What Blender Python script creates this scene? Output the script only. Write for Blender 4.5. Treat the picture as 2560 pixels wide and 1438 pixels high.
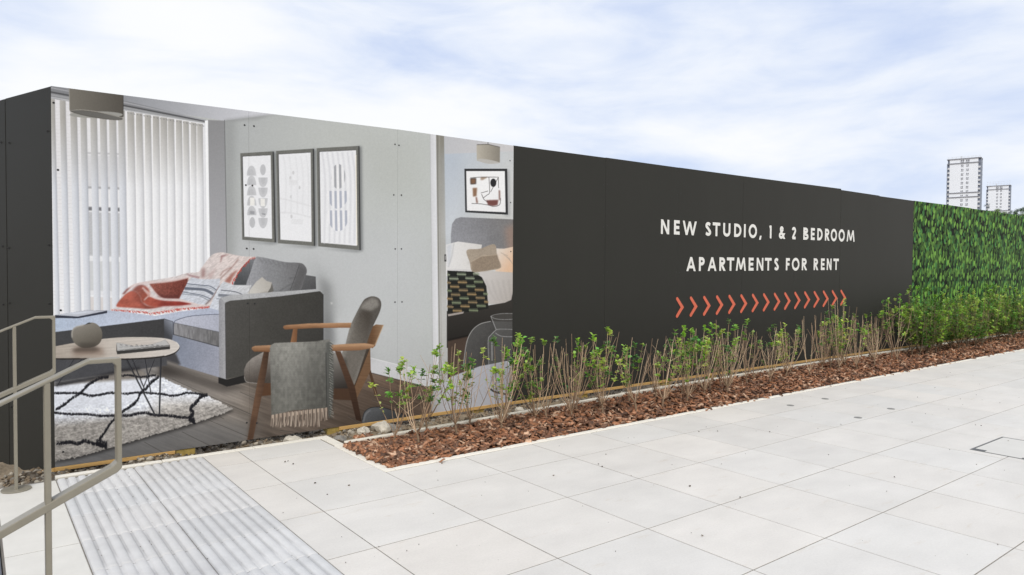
import bpy, bmesh, math, random
import numpy as np
from mathutils import Vector, Matrix
scene = bpy.context.scene
for o in list(bpy.data.objects): bpy.data.objects.remove(o)
# ---------------------------------------------------------------- camera
# World: X runs along the hoarding, Y towards it, Z up, metres. The camera stands at eye height H over (0,0).
H = 1.3
IW, IH = 2560.0, 1438.0
FPX = 1748.77
RX = np.array([0.79148134, -0.01118208, 0.61109103])     # world axes in camera space (x right, y down, z forward)
RY = np.array([-0.61115581, -0.02555907, 0.79109754])
RZ = np.cross(RX, RY); RZ /= np.linalg.norm(RZ)
if RZ[1] > 0: RZ = -RZ
RW = np.stack([RX, RY, RZ])
cam_d = bpy.data.cameras.new('camera'); cam = bpy.data.objects.new('camera', cam_d)
scene.collection.objects.link(cam); scene.camera = cam
cam_d.sensor_width = 36.0; cam_d.lens = FPX / IW * 36.0
cam_d.clip_start = 0.05; cam_d.clip_end = 6000
cm = Matrix.Identity(4)
for i in range(3):
    cm[i][0] = RW[i, 0]; cm[i][1] = -RW[i, 1]; cm[i][2] = -RW[i, 2]
cm[2][3] = H
cam.matrix_world = cm
cam_d.dof.use_dof = True; cam_d.dof.focus_distance = 6.0; cam_d.dof.aperture_fstop = 9.0
# ---------------------------------------------------------------- world
SUN_EL, SUN_AZ = math.radians(52), math.radians(224)   # azimuth clockwise from +Y
world = bpy.data.worlds.new("World"); scene.world = world; world.use_nodes = True
nt = world.node_tree; N = nt.nodes; Lk = nt.links; N.clear()
def nd(t, **k):
    n = N.new(t)
    for a, v in k.items(): setattr(n, a, v)
    return n
out = nd('ShaderNodeOutputWorld'); bg = nd('ShaderNodeBackground')
sky = nd('ShaderNodeTexSky', sky_type='NISHITA'); sky.sun_disc = False
sky.sun_elevation = SUN_EL; sky.sun_rotation = SUN_AZ; sky.air_density = 1.0; sky.dust_density = 0.6; sky.ozone_density = 1.4
bg.inputs['Strength'].default_value = 0.1
tc = nd('ShaderNodeTexCoord'); sep = nd('ShaderNodeSeparateXYZ'); Lk.new(tc.outputs['Generated'], sep.inputs[0])
def mth(op, a=None, b=None, c=None, clamp=False):
    n = nd('ShaderNodeMath', operation=op); n.use_clamp = clamp
    for i, v in enumerate((a, b, c)):
        if v is None: continue
        if isinstance(v, (int, float)): n.inputs[i].default_value = v
        else: Lk.new(v, n.inputs[i])
    return n.outputs[0]
comb = nd('ShaderNodeCombineXYZ')       # high cloud seen low over the horizon: long level streaks
for i_ in range(3): Lk.new(sep.outputs[i_], comb.inputs[i_])
mp = nd('ShaderNodeMapping'); mp.inputs['Rotation'].default_value = (math.radians(4), math.radians(-5), 0); mp.inputs['Scale'].default_value = (1, 1, 3.4); mp.inputs['Location'].default_value = (2.6, 6.6, 5.0)
Lk.new(comb.outputs[0], mp.inputs[0])
def noise(sc, det, rough, dist, loc):
    m2 = nd('ShaderNodeMapping'); m2.inputs['Location'].default_value = loc; Lk.new(mp.outputs[0], m2.inputs[0])
    n = nd('ShaderNodeTexNoise'); n.inputs['Scale'].default_value = sc; n.inputs['Detail'].default_value = det
    n.inputs['Roughness'].default_value = rough; n.inputs['Distortion'].default_value = dist; Lk.new(m2.outputs[0], n.inputs['Vector'])
    return n.outputs['Fac']
def ramp(v, pts):
    r = nd('ShaderNodeValToRGB'); Lk.new(v, r.inputs[0]); r.color_ramp.interpolation = 'B_SPLINE'
    e = r.color_ramp.elements
    while len(e) < len(pts): e.new(0.5)
    for q, (p, c) in zip(e, pts): q.position = p; q.color = (c[0], c[1], c[2], 1)
    return r.outputs[0]
n1 = noise(1.7, 6, 0.5, 0.3, (0, 0, 0)); n2 = noise(4.6, 8, 0.58, 0.5, (5, 2, 1))
nm = mth('ADD', mth('MULTIPLY', n1, 0.72), mth('MULTIPLY', n2, 0.28))
dt = nd('ShaderNodeVectorMath', operation='DOT_PRODUCT'); Lk.new(tc.outputs['Generated'], dt.inputs[0]); dt.inputs[1].default_value = (0.28, 0.92, 0.27)
back = mth('MULTIPLY', mth('SUBTRACT', .45, dt.outputs['Value']), 2.2, clamp=True)        # unseen cloud behind the camera, added bright and warm to balance the scene's light
nm = mth('ADD', nm, mth('MAXIMUM', mth('MULTIPLY', mth('SUBTRACT', dt.outputs['Value'], .82), .26), -.045)); nm = mth('ADD', mth('SUBTRACT', nm, .040), mth('MULTIPLY', back, .22))
nm = mth('ADD', nm, mth('MULTIPLY', mth('MAXIMUM', mth('SUBTRACT', .27, sep.outputs[2]), 0.0), .42))      # cloud closes up towards the horizon
cover = ramp(nm, [(0.33, (.84,) * 3), (0.42, (.95,) * 3), (0.50, (1,) * 3)])
ccol_ = ramp(nm, [(0.36, (.57, .68, .95)), (0.46, (.78, .85, .98)), (0.57, (.99, .995, 1.0))])
cs = nd('ShaderNodeVectorMath', operation='SCALE'); Lk.new(ccol_, cs.inputs[0]); cs.inputs['Scale'].default_value = 10.2
warm = nd('ShaderNodeMix', data_type='RGBA'); Lk.new(back, warm.inputs[0]); warm.inputs[6].default_value = (1, 1, 1, 1); warm.inputs[7].default_value = (1.14, 1.11, 1.07, 1)
cw = nd('ShaderNodeVectorMath', operation='MULTIPLY'); Lk.new(cs.outputs[0], cw.inputs[0]); Lk.new(warm.outputs[2], cw.inputs[1]); ccol = cw.outputs[0]
mix = nd('ShaderNodeMix', data_type='RGBA'); Lk.new(cover, mix.inputs[0]); Lk.new(sky.outputs[0], mix.inputs[6]); Lk.new(ccol, mix.inputs[7])
Lk.new(mix.outputs[2], bg.inputs[0]); Lk.new(bg.outputs[0], out.inputs[0])
# ---------------------------------------------------------------- sun (thin cloud: soft)
sd = bpy.data.lights.new('sun', 'SUN'); sd.energy = 1.6; sd.angle = math.radians(16); sd.color = (1, .965, .915)
sun = bpy.data.objects.new('sun', sd); scene.collection.objects.link(sun)
sv = Vector((math.sin(SUN_AZ) * math.cos(SUN_EL), math.cos(SUN_AZ) * math.cos(SUN_EL), math.sin(SUN_EL)))
sun.rotation_euler = (-sv).to_track_quat('-Z', 'Y').to_euler()
scene.view_settings.view_transform = 'Standard'; scene.view_settings.look = 'None'
scene.view_settings.exposure = 0.0; scene.view_settings.gamma = 1; scene.view_settings.use_curve_mapping = False
# ---------------------------------------------------------------- measuring from the photograph
def ray(p):
    v = RW @ np.array([p[0] - IW / 2, p[1] - IH / 2, FPX]); return v / np.linalg.norm(v)
def ground(p, z=0.0):
    d = ray(p); t = (z - H) / d[2]; return (d[0] * t, d[1] * t)
YH = 4.11 * H                                             # plane of the hoarding's face
def wall(p, Y=YH):
    d = ray(p); t = Y / d[1]; return (d[0] * t, H + d[2] * t)
def height_at(xy, ypx):                                   # height of a thing standing at xy whose top shows at row ypx
    for z in np.arange(0, 4, .005):
        c = RW.T @ np.array([xy[0], xy[1], z - H])
        if IH / 2 + FPX * c[1] / c[2] <= ypx: return float(z)
    return 1.0
# ---------------------------------------------------------------- helpers
def lin(c): 
    c = np.array(c, float) / 255.0
    return np.where(c <= .04045, c / 12.92, ((c + .055) / 1.055) ** 2.4)
def srgb(r, g, b): return tuple(float(v) for v in lin((r, g, b)))
def mat(name, col, rough=.6, noise=None, bump=None, metal=0, spec=.5, attr=None, coat=0, trans=None):
    """procedural principled material; noise=(scale, amount, detail[, stretch]) varies the colour, bump=(scale, strength, distance)"""
    m = bpy.data.materials.new(name); m.use_nodes = True
    n = m.node_tree.nodes; l = m.node_tree.links; b = n['Principled BSDF']
    b.inputs['Roughness'].default_value = rough; b.inputs['Metallic'].default_value = metal
    b.inputs['Specular IOR Level'].default_value = spec; b.inputs['Coat Weight'].default_value = coat
    src = None
    if attr:
        a = n.new('ShaderNodeAttribute'); a.attribute_name = attr; src = a.outputs['Color']
    else: b.inputs['Base Color'].default_value = (*col, 1)
    tcn = n.new('ShaderNodeTexCoord')
    if noise:
        t = n.new('ShaderNodeTexNoise'); t.inputs['Scale'].default_value = noise[0]; t.inputs['Detail'].default_value = noise[2]; t.inputs['Roughness'].default_value = .62
        mpn = n.new('ShaderNodeMapping'); l.new(tcn.outputs['Object'], mpn.inputs[0]); l.new(mpn.outputs[0], t.inputs['Vector'])
        if len(noise) > 3: mpn.inputs['Scale'].default_value = noise[3]
        r = n.new('ShaderNodeMapRange'); r.inputs[1].default_value = .3; r.inputs[2].default_value = .7
        r.inputs[3].default_value = 1 - noise[1]; r.inputs[4].default_value = 1 + noise[1]
        l.new(t.outputs['Fac'], r.inputs[0])
        mx = n.new('ShaderNodeVectorMath'); mx.operation = 'SCALE'; l.new(r.outputs[0], mx.inputs['Scale'])
        if src: l.new(src, mx.inputs[0])
        else: mx.inputs[0].default_value = col
        src = mx.outputs[0]
    if src: l.new(src, b.inputs['Base Color'])
    if bump:
        t = n.new('ShaderNodeTexNoise'); t.inputs['Scale'].default_value = bump[0]; t.inputs['Detail'].default_value = 6
        l.new(tcn.outputs['Object'], t.inputs['Vector'])
        bp = n.new('ShaderNodeBump'); bp.inputs['Strength'].default_value = bump[1]; bp.inputs['Distance'].default_value = bump[2]
        l.new(t.outputs['Fac'], bp.inputs['Height']); l.new(bp.outputs[0], b.inputs['Normal'])
    if trans: b.inputs['Subsurface Weight'].default_value = 0
    return m
def link(name, me, m=None, parent=None, loc=None):
    o = bpy.data.objects.new(name, me); scene.collection.objects.link(o)
    if m is not None and me is not None and not me.materials: me.materials.append(m)
    if parent is not None: o.parent = parent
    if loc: o.location = loc
    return o
def mesh(name, v, f, smooth=False):
    me = bpy.data.meshes.new(name); me.from_pydata([tuple(map(float, q)) for q in v], [], f); me.update()
    if smooth: me.polygons.foreach_set('use_smooth', [True] * len(me.polygons))
    return me
def fast_mesh(name, V, F, attr=None, nv=3):
    """V (n,3) F (m,nv) numpy; attr per-vertex rgb"""
    me = bpy.data.meshes.new(name); V = np.ascontiguousarray(V, np.float32); F = np.ascontiguousarray(F, np.int32)
    me.vertices.add(len(V)); me.vertices.foreach_set('co', V.ravel())
    me.loops.add(F.size); me.loops.foreach_set('vertex_index', F.ravel())
    me.polygons.add(len(F)); me.polygons.foreach_set('loop_start', np.arange(0, F.size, nv, dtype=np.int32)); me.polygons.foreach_set('loop_total', np.full(len(F), nv, np.int32))
    me.update(calc_edges=True)
    if attr is not None:
        a = me.color_attributes.new('tint', 'FLOAT_COLOR', 'POINT')
        a.data.foreach_set('color', np.concatenate([attr, np.ones((len(V), 1))], 1).astype(np.float32).ravel())
    me.validate(); return me
def tag(o, label=None, cat=None, group=None, kind=None):
    for k, v in (('label', label), ('category', cat), ('group', group), ('kind', kind)):
        if v: o[k] = v
    return o
def empty(name, loc=(0, 0, 0)):
    o = bpy.data.objects.new(name, None); o.location = loc; o.empty_display_size = .2; scene.collection.objects.link(o); return o
class MB:
    def __init__(s): s.v = []; s.f = []
    def box(s, a, b):
        x0, y0, z0 = a; x1, y1, z1 = b; n = len(s.v)
        s.v += [(x0, y0, z0), (x1, y0, z0), (x1, y1, z0), (x0, y1, z0), (x0, y0, z1), (x1, y0, z1), (x1, y1, z1), (x0, y1, z1)]
        s.f += [tuple(n + i for i in q) for q in [(0, 3, 2, 1), (4, 5, 6, 7), (0, 1, 5, 4), (1, 2, 6, 5), (2, 3, 7, 6), (3, 0, 4, 7)]]; return s
    def hexa(s, P):      # 8 points: bottom 4 ccw, top 4
        n = len(s.v); s.v += [tuple(p) for p in P]
        s.f += [tuple(n + i for i in q) for q in [(0, 3, 2, 1), (4, 5, 6, 7), (0, 1, 5, 4), (1, 2, 6, 5), (2, 3, 7, 6), (3, 0, 4, 7)]]; return s
    def prism(s, pts, z0, z1):
        n = len(s.v); k = len(pts)
        s.v += [(x, y, z0) for x, y in pts] + [(x, y, z1) for x, y in pts]
        s.f += [tuple(n + i for i in range(k))[::-1], tuple(n + k + i for i in range(k))] + [(n + i, n + (i + 1) % k, n + k + (i + 1) % k, n + k + i) for i in range(k)]; return s
    def plate(s, pts, y0, y1):   # polygon in x,z extruded in y
        n = len(s.v); k = len(pts)
        s.v += [(x, y0, z) for x, z in pts] + [(x, y1, z) for x, z in pts]
        s.f += [tuple(n + i for i in range(k)), tuple(n + k + i for i in range(k))[::-1]] + [(n + i, n + k + i, n + k + (i + 1) % k, n + (i + 1) % k) for i in range(k)]; return s
    def build(s, name, m, parent=None, smooth=False, bevel=0, seg=2):
        me = mesh(name, s.v, s.f, smooth); o = link(name, me, m, parent)
        bm = bmesh.new(); bm.from_mesh(me); bmesh.ops.recalc_face_normals(bm, faces=bm.faces)
        if bevel: bmesh.ops.bevel(bm, geom=bm.edges[:], offset=bevel, segments=seg, profile=.5, affect='EDGES')
        bm.to_mesh(me); bm.free(); return o
R = random.Random(11)
# ---------------------------------------------------------------- the picture printed on the hoarding
# The mural is one flat print. It is painted here with numpy on a sheet whose
# pixels are mapped onto the boards' own plane and stored as vertex colours of the board meshes.
PX0, PY0, PW, PH = 120, 205, 1180, 975
class Sheet:
    def __init__(s, x0, y0, w, h, col=(200, 200, 200)):
        s.x0, s.y0, s.w, s.h = x0, y0, w, h
        s.a = np.ones((h, w, 3)) * (np.array(col) / 255.0)
        yy, xx = np.mgrid[0:h, 0:w]
        s.X = xx + x0 + .5; s.Y = yy + y0 + .5
    def mask(s, pts, soft=0, smooth=False):
        P = np.array(pts, float)
        if smooth: P = spline(P)
        P = P - [s.x0, s.y0]
        pad = int(soft * 3) + 2
        ya = max(int(P[:, 1].min()) , 0); yb = min(int(P[:, 1].max()) + 1, s.h - 1)
        xa = max(int(P[:, 0].min()) - pad, 0); xb = min(int(P[:, 0].max()) + pad + 1, s.w)
        if ya > yb or xa >= xb: return np.zeros((1, 1)), (slice(0, 1), slice(0, 1))
        y0 = max(ya - pad, 0); y1 = min(yb + pad + 1, s.h); m = np.zeros((y1 - y0, xb - xa))
        A = P; B = np.roll(P, -1, 0)
        xs = np.arange(xa, xb)
        SUB = 3
        for r in range(ya, yb + 1):
            row = np.zeros(xb - xa)
            for k in range(SUB):
                y = r + (k + .5) / SUB
                c = (A[:, 1] <= y) != (B[:, 1] <= y)
                if not c.any(): continue
                a = A[c]; b = B[c]
                t = np.sort(a[:, 0] + (y - a[:, 1]) / (b[:, 1] - a[:, 1]) * (b[:, 0] - a[:, 0]))
                for i in range(0, len(t) - 1, 2):
                    row += np.clip(np.minimum(xs + 1, t[i + 1]) - np.maximum(xs, t[i]), 0, 1)
            m[r - y0] = row / SUB
        sl = (slice(y0, y1), slice(xa, xb))
        if soft:
            m = blur(m, soft)
        return m, sl
    def put(s, m, sl, col, al=1.0, tex=None):
        c = np.array(col, float) / 255.0 if not callable(col) else col(s.X[sl], s.Y[sl]) / 255.0
        mm = (m * al)[..., None]
        if tex is not None: c = c * tex[sl][..., None]
        s.a[sl] = s.a[sl] * (1 - mm) + np.broadcast_to(c, s.a[sl].shape) * mm
    def fill(s, pts, col, soft=0, al=1.0, smooth=False, tex=None):
        m, sl = s.mask(pts, soft, smooth)
        s.put(m, sl, col, al, tex)
    def mul(s, pts, f, soft=0, smooth=False):
        m, sl = s.mask(pts, soft, smooth)
        s.a[sl] *= 1 + (f - 1) * m[..., None]
    def line(s, pts, w, col, soft=0, al=1.0, smooth=False, jit=0, w2=None):
        P = np.array(pts, float)
        if smooth: P = spline(P, closed=False)
        if jit:
            P = resample(P, 3.0); P = P + RNG.normal(0, jit, P.shape)
        if w2 is None: w2 = w
        d = np.gradient(P, axis=0); n = np.stack([-d[:, 1], d[:, 0]], 1)
        n /= np.maximum(np.linalg.norm(n, axis=1), 1e-6)[:, None]
        ww = np.linspace(w, w2, len(P))[:, None] / 2
        s.fill(np.concatenate([P + n * ww, (P - n * ww)[::-1]]), col, soft, al)
def spline(P, closed=True, n=6):
    out = []
    N = len(P)
    for i in range(N if closed else N - 1):
        if closed: p0, p1, p2, p3 = P[i - 1], P[i], P[(i + 1) % N], P[(i + 2) % N]
        else: p0, p1, p2, p3 = P[max(i - 1, 0)], P[i], P[i + 1], P[min(i + 2, N - 1)]
        for k in range(n):
            t = k / n
            out.append(.5 * (2 * p1 + (p2 - p0) * t + (2 * p0 - 5 * p1 + 4 * p2 - p3) * t * t + (3 * p1 - p0 - 3 * p2 + p3) * t ** 3))
    if not closed: out.append(P[-1])
    return np.array(out)
def resample(P, step):
    d = np.r_[0, np.cumsum(np.linalg.norm(np.diff(P, axis=0), axis=1))]
    t = np.linspace(0, d[-1], max(int(d[-1] / step), 2))
    return np.stack([np.interp(t, d, P[:, 0]), np.interp(t, d, P[:, 1])], 1)
def blur(m, r):
    r = max(int(round(r)), 1)
    for _ in range(2):
        for ax in (0, 1):
            p = np.pad(m, [(r + 1, r) if a == ax else (0, 0) for a in (0, 1)], mode='edge')
            c = np.cumsum(p, axis=ax); n = m.shape[ax]
            m = (np.take(c, np.arange(2 * r + 1, 2 * r + 1 + n), axis=ax) - np.take(c, np.arange(0, n), axis=ax)) / (2 * r + 1)
    return m
def vnoise(h, w, sx, sy, seed=0, oct=1, ang=0.0):
    r = np.random.RandomState(seed); out = np.zeros((h, w)); amp = 1; tot = 0
    yy, xx = np.mgrid[0:h, 0:w].astype(float)
    ca, sa = math.cos(ang), math.sin(ang)
    u0 = xx * ca + yy * sa; v0 = -xx * sa + yy * ca
    for o in range(oct):
        u = u0 / sx; v = v0 / sy
        u = u - u.min(); v = v - v.min()
        g = r.rand(int(v.max()) + 3, int(u.max()) + 3)
        i = v.astype(int); j = u.astype(int); fu = u - j; fv = v - i
        fu = fu * fu * (3 - 2 * fu); fv = fv * fv * (3 - 2 * fv)
        out += amp * ((g[i, j] * (1 - fu) + g[i, j + 1] * fu) * (1 - fv) + (g[i + 1, j] * (1 - fu) + g[i + 1, j + 1] * fu) * fv)
        tot += amp; amp *= .55; sx /= 2; sy /= 2
    return out / tot
def lg(x0, y0, c0, x1, y1, c1, mid=None):
    c0 = np.array(c0, float); c1 = np.array(c1, float)
    def f(X, Y):
        t = ((X - x0) * (x1 - x0) + (Y - y0) * (y1 - y0)) / ((x1 - x0) ** 2 + (y1 - y0) ** 2)
        t = np.clip(t, 0, 1)[..., None]
        if mid is not None:
            m = np.array(mid, float)
            return np.where(t < .5, c0 + (m - c0) * t * 2, m + (c1 - m) * (t * 2 - 1))
        return c0 + (c1 - c0) * t
    return f
RNG = np.random.RandomState(5)
def ell(cx, cy, rx, ry, a0=0, a1=360, n=36):
    t = np.radians(np.linspace(a0, a1, n))
    return [(cx + rx * math.cos(q), cy + ry * math.sin(q)) for q in t]
def paint_mural():
    S = Sheet(PX0, PY0, PW, PH, (190, 193, 193))
    F, L = S.fill, S.line
    def Z(ox, oy, s, pts): return [(ox + x / s, oy + y / s) for x, y in pts]
    zb = lambda p: Z(280, 620, 4.741, p); zc = lambda p: Z(130, 760, 5.689, p)
    zd = lambda p: Z(140, 920, 5.53, p); ze = lambda p: Z(600, 730, 3.686, p)
    zf = lambda p: Z(1060, 660, 3.594, p); zg = lambda p: Z(1060, 320, 3.994, p)
    zh = lambda p: Z(590, 360, 5.134, p)
    grain = 1 + (vnoise(PH, PW, 3, 3, 3, 2) - .5) * .10
    fab = 1 + (vnoise(PH, PW, 2.2, 2.2, 9, 1) - .5) * .10 + (vnoise(PH, PW, 30, 30, 4, 2) - .5) * .06
    # wall and ceiling
    F([(555, 200), (1100, 320), (1100, 1040), (555, 1040)], lg(565, 300, (176, 180, 182), 1080, 520, (190, 195, 194), mid=(190, 194, 193)))
    F([(555, 560), (1100, 560), (1100, 1040), (555, 1040)], lg(565, 640, (186, 189, 194), 1080, 900, (198, 202, 206)), soft=60, al=.8)
    F([(555, 200), (590, 200), (585, 700), (555, 700)], (150, 153, 154), soft=9, al=.55)
    F([(600, 300), (1060, 350), (1060, 480), (950, 480), (900, 360)], (180, 184, 180), soft=24, al=.35)
    F([(120, 200), (700, 200), (700, 284), (690, 286), (560, 302), (127, 236)], lg(300, 240, (150, 153, 160), 640, 300, (206, 208, 216)))
    F([(560, 304), (562, 299), (700, 282), (640, 300)], (150, 152, 154), soft=3, al=.6)
    # blind head rail
    F([(120, 214), (308, 251), (513, 300), (520, 312), (120, 248)], (138, 140, 145))
    L([(120, 229), (310, 264), (512, 304)], 4, (92, 93, 96)); L([(120, 236), (310, 269), (510, 307)], 5, (160, 162, 166))
    L([(120, 242), (310, 275), (512, 309)], 3, (190, 192, 196)); L([(120, 218), (310, 256), (515, 301)], 3, (168, 170, 176))
    # window with vertical blinds
    F([(120, 245), (312, 277), (513, 309), (527, 668), (440, 800), (120, 800)], lg(140, 300, (226, 226, 230), 400, 600, (236, 238, 243)))
    for i in range(60):
        y = 250 + i * 9.2; L([(130, y), (200, y + 3)], 1, (205, 203, 204), al=.5)
    for (x0, y0, x1, y1, c, al) in [(216, 381, 300, 384, (150, 152, 156), .6), (216, 388, 300, 470, (208, 209, 214), .6), (216, 466, 300, 471, (140, 142, 146), .6),
                                    (216, 517, 303, 526, (112, 113, 118), .9), (218, 530, 303, 640, (188, 190, 194), .8), (219, 640, 300, 650, (230, 232, 236), 1),
                                    (221, 652, 300, 735, (198, 201, 204), .8), (222, 726, 300, 738, (225, 227, 232), 1), (224, 742, 300, 800, (206, 200, 198), .7)]:
        F([(x0, y0), (x1, y0 + 3), (x1, y1 + 3), (x0, y1)], c, al=al, soft=1)
    for k in range(34):
        L([(219, 532 + k * 3.1), (303, 535 + k * 3.1)], .8, (160, 162, 168), al=.7)
    tops = [(126, 137), (149, 164), (175, 192), (200, 216), (225, 242), (249, 266), (272, 290), (295, 312), (317, 335), (339, 356), (361, 377), (381, 398), (400, 418), (419, 435), (439, 455), (457, 472), (476, 491), (492, 507)]
    for i, (a, b) in enumerate(tops):
        yt = 243 + (a - 127) * .168 + 4; ln = 12 - 9 * (a - 126) / 380
        wide = 0 if i < 8 else 3.0
        x0t, x1t = a, b; yb = 800
        x0b = a + ln * 1.05 - wide; x1b = b + ln * 1.05 + (2 if i >= 8 else 0)
        pm, sl = S.mask([(x0t, yt), (x1t, yt + 2), (x1b, yb), (x0b, yb)])
        def shade(X, Y, a=a, b=b, ln=ln, wide=wide, i=i):
            f = (Y - 330) / 450 * ln; u = np.clip((X - a - f + wide) / (b - a + wide), 0, 1)[..., None]
            t = np.clip((Y - 300) / 170, 0, 1)[..., None]
            lo = np.array([222, 226, 234.]) if i < 8 else np.array([240, 242, 246.])
            hi = np.array([186, 191, 202.]) if i < 8 else np.array([203, 205, 211.])
            tl = np.array([196, 194, 190.]); c = lo + (hi - lo) * u ** 2.2
            return c * t + (tl * (1 - .12 * u) * .97) * (1 - t)
        S.put(pm, sl, shade)
        L([(x1t, yt + 2), (x1b, yb)], 1.1, (176, 178, 186), al=.6)
        if i > 7: L([(x0t, yt), (x0b, yb)], 1.6, (250, 251, 253), al=.8)
    for i in range(24):
        L([(318 + i * 8.2, 281 + i * 1.42), (321 + i * 8.2, 284 + i * 1.42)], 1.5, (130, 131, 135))
    F([(512, 302), (520, 301), (525.5, 668), (515, 668)], (244, 246, 250)); F([(510, 309), (513, 309), (518, 668), (512, 668)], (222, 224, 230))
    F([(520, 300), (561, 302), (567, 650), (525, 668)], lg(520, 300, (146, 147, 150), 560, 600, (168, 169, 175)))
    L([(561.5, 300), (567, 640)], 1.6, (112, 114, 116))
    # pendant shade at top left
    F([(172, 218), (308, 232), (308, 292), (300, 297), (270, 298), (230, 293), (190, 284), (174, 277)], lg(172, 250, (128, 124, 116), 308, 250, (94, 90, 84), mid=(112, 108, 101)), smooth=False)
    F(ell(240.5, 287, 66.5, 8.5), (158, 158, 154))
    S.fill([(240.5 + (x - 240.5) * math.cos(.165) - (y - 287) * math.sin(.165), 287 + (x - 240.5) * math.sin(.165) + (y - 287) * math.cos(.165)) for x, y in ell(240.5, 287, 67.5, 8)], (92, 89, 84))
    F([(240.5 + (x - 240.5) * math.cos(.165) - (y - 287.5) * math.sin(.165), 287.5 + (x - 240.5) * math.sin(.165) + (y - 287.5) * math.cos(.165)) for x, y in ell(242, 287.5, 63, 6)], (112, 111, 108))
    L([(174, 276), (205, 275), (250, 281), (307, 295)], 1.6, (168, 165, 158), smooth=True)
    L([(173, 220), (174, 276)], 1.5, (160, 158, 152)); L([(308, 236), (308, 292)], 1.2, (60, 58, 56))
    # door frame and bedroom
    F([(1074, 320), (1091, 322), (1098, 1060), (1083, 1050)], lg(1076, 0, (206, 208, 213), 1096, 0, (226, 228, 235)))
    F([(1090, 322), (1111, 322), (1119, 1060), (1098, 1060)], lg(0, 340, (142, 140, 132), 0, 760, (192, 193, 193)))
    L([(1093, 335), (1100, 1000)], 2, (128, 127, 122)); L([(1099, 335), (1104, 1000)], 1.6, (165, 164, 158), al=.8); L([(1075, 335), (1083, 1000)], 1.4, (178, 180, 182))
    F([(1110, 320), (1290, 320), (1290, 960), (1119, 960)], lg(1112, 400, (184, 194, 207), 1282, 480, (204, 206, 206)))
    F([(1112, 384), (1150, 384), (1150, 600), (1114, 600)], lg(1112, 384, (176, 186, 200), 1114, 560, (208, 214, 224)), soft=14, al=.6)
    F([(1110, 320), (1290, 320), (1290, 378), (1112, 385)], lg(1112, 0, (190, 192, 198), 1282, 0, (204, 203, 206)))
    L([(1220, 350), (1220, 362)], 1.5, (90, 90, 90))
    F([(1191.5, 362), (1220, 361), (1250, 369), (1249.5, 407), (1222, 409.5), (1192, 402)], lg(1191, 0, (186, 180, 168), 1250, 0, (142, 137, 127)))
    F([(1192, 400), (1200, 397), (1225, 400), (1249, 407), (1225, 410), (1205, 406)], (186, 184, 180), smooth=True)
    L([(1192, 362), (1220, 361), (1250, 368)], 1.5, (96, 92, 86))
    F([(1261, 424), (1274, 426), (1276, 540), (1262, 542)], (160, 162, 166), soft=3, al=.6)
    F([(1161, 422), (1268, 422), (1270, 537), (1163, 531)], (58, 59, 62)); F([(1165.5, 428), (1262, 428), (1264, 531), (1167.5, 526.5)], (236, 237, 240))
    for p, c in [([(462, 505), (520, 500), (520, 560), (465, 565)], (62, 54, 50)), ([(468, 512), (515, 508), (512, 555), (470, 558)], (138, 104, 82)),
                 ([(485, 600), (530, 598), (525, 680), (490, 688)], (150, 116, 92)), ([(515, 690), (528, 690), (540, 750), (522, 750)], (140, 104, 92)),
                 ([(565, 492), (640, 490), (590, 520), (565, 520)], (170, 150, 132)), ([(620, 722), (742, 718), (735, 770), (690, 780), (640, 770)], (128, 82, 78)),
                 ([(745, 620), (760, 625), (762, 720), (748, 722)], (140, 108, 100))]:
        F(zg(p), c, soft=1)
    F(zg(ell(692, 548, 30, 42)), (52, 52, 56))
    for p in [[(462, 500), (560, 492), (745, 492)], [(648, 492), (655, 640), (630, 670), (590, 700)], [(742, 495), (665, 640)], [(742, 495), (745, 600)], [(475, 755), (560, 758), (640, 770), (700, 785), (755, 765), (765, 700)], [(568, 650), (640, 630)], [(575, 660), (600, 715), (640, 740)]]:
        L(zg(p), 1.3, (60, 56, 56), al=.85, smooth=True)
    F([(1128, 640), (1127, 590), (1130, 560), (1139, 547), (1152, 543), (1290, 549), (1290, 640)], lg(1128, 600, (150, 152, 160), 1290, 560, (126, 124, 124), mid=(138, 139, 144)), tex=fab)
    F([(1262, 570), (1290, 560), (1290, 640), (1270, 640)], (166, 138, 124), soft=7, al=.7)
    F([(1115, 612), (1145, 604), (1205, 612), (1200, 640), (1190, 690), (1115, 690)], lg(1118, 0, (226, 226, 228), 1200, 0, (214, 212, 210)), smooth=False)
    F([(1116, 615), (1130, 610), (1128, 640), (1120, 672)], (206, 210, 218), soft=2)
    L([(1135, 608), (1130, 640), (1121, 668)], 2, (186, 188, 192), soft=1); L([(1170, 660), (1185, 640)], 3, (190, 188, 186), soft=2)
    F([(1234, 621), (1260, 622), (1284, 617), (1290, 640), (1290, 690), (1240, 690)], lg(1236, 620, (222, 218, 214), 1284, 650, (224, 188, 158)))
    for k in range(4): L([(1252 + k * 7, 632 + k * 5), (1270 + k * 4, 640 + k * 7)], 1.6, (176, 160, 148), al=.7)
    F([(1117, 672), (1160, 673), (1290, 682), (1290, 760), (1117, 760)], lg(1117, 680, (216, 216, 219), 1280, 740, (186, 180, 176)))
    F([(1167, 626), (1200, 622), (1236, 611), (1243, 640), (1252, 669), (1215, 677), (1182, 680), (1174, 655)], (170, 157, 142), tex=fab, smooth=True)
    F([(1178, 656), (1200, 642), (1243, 636), (1252, 669), (1215, 678), (1182, 680)], (146, 130, 113), tex=fab, soft=1, al=.8); L([(1177, 655), (1205, 640), (1243, 637)], 1.5, (186, 170, 152))
    for k in range(5): L([(1215 + k * 14, 700), (1228 + k * 12, 735), (1240 + k * 9, 752)], 2, (150, 146, 144), al=.45, soft=2)
    F([(1117, 778), (1220, 764), (1262, 757), (1278, 750), (1290, 690), (1290, 850), (1117, 870)], lg(0, 760, (66, 63, 60), 0, 850, (50, 48, 46)))
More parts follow.
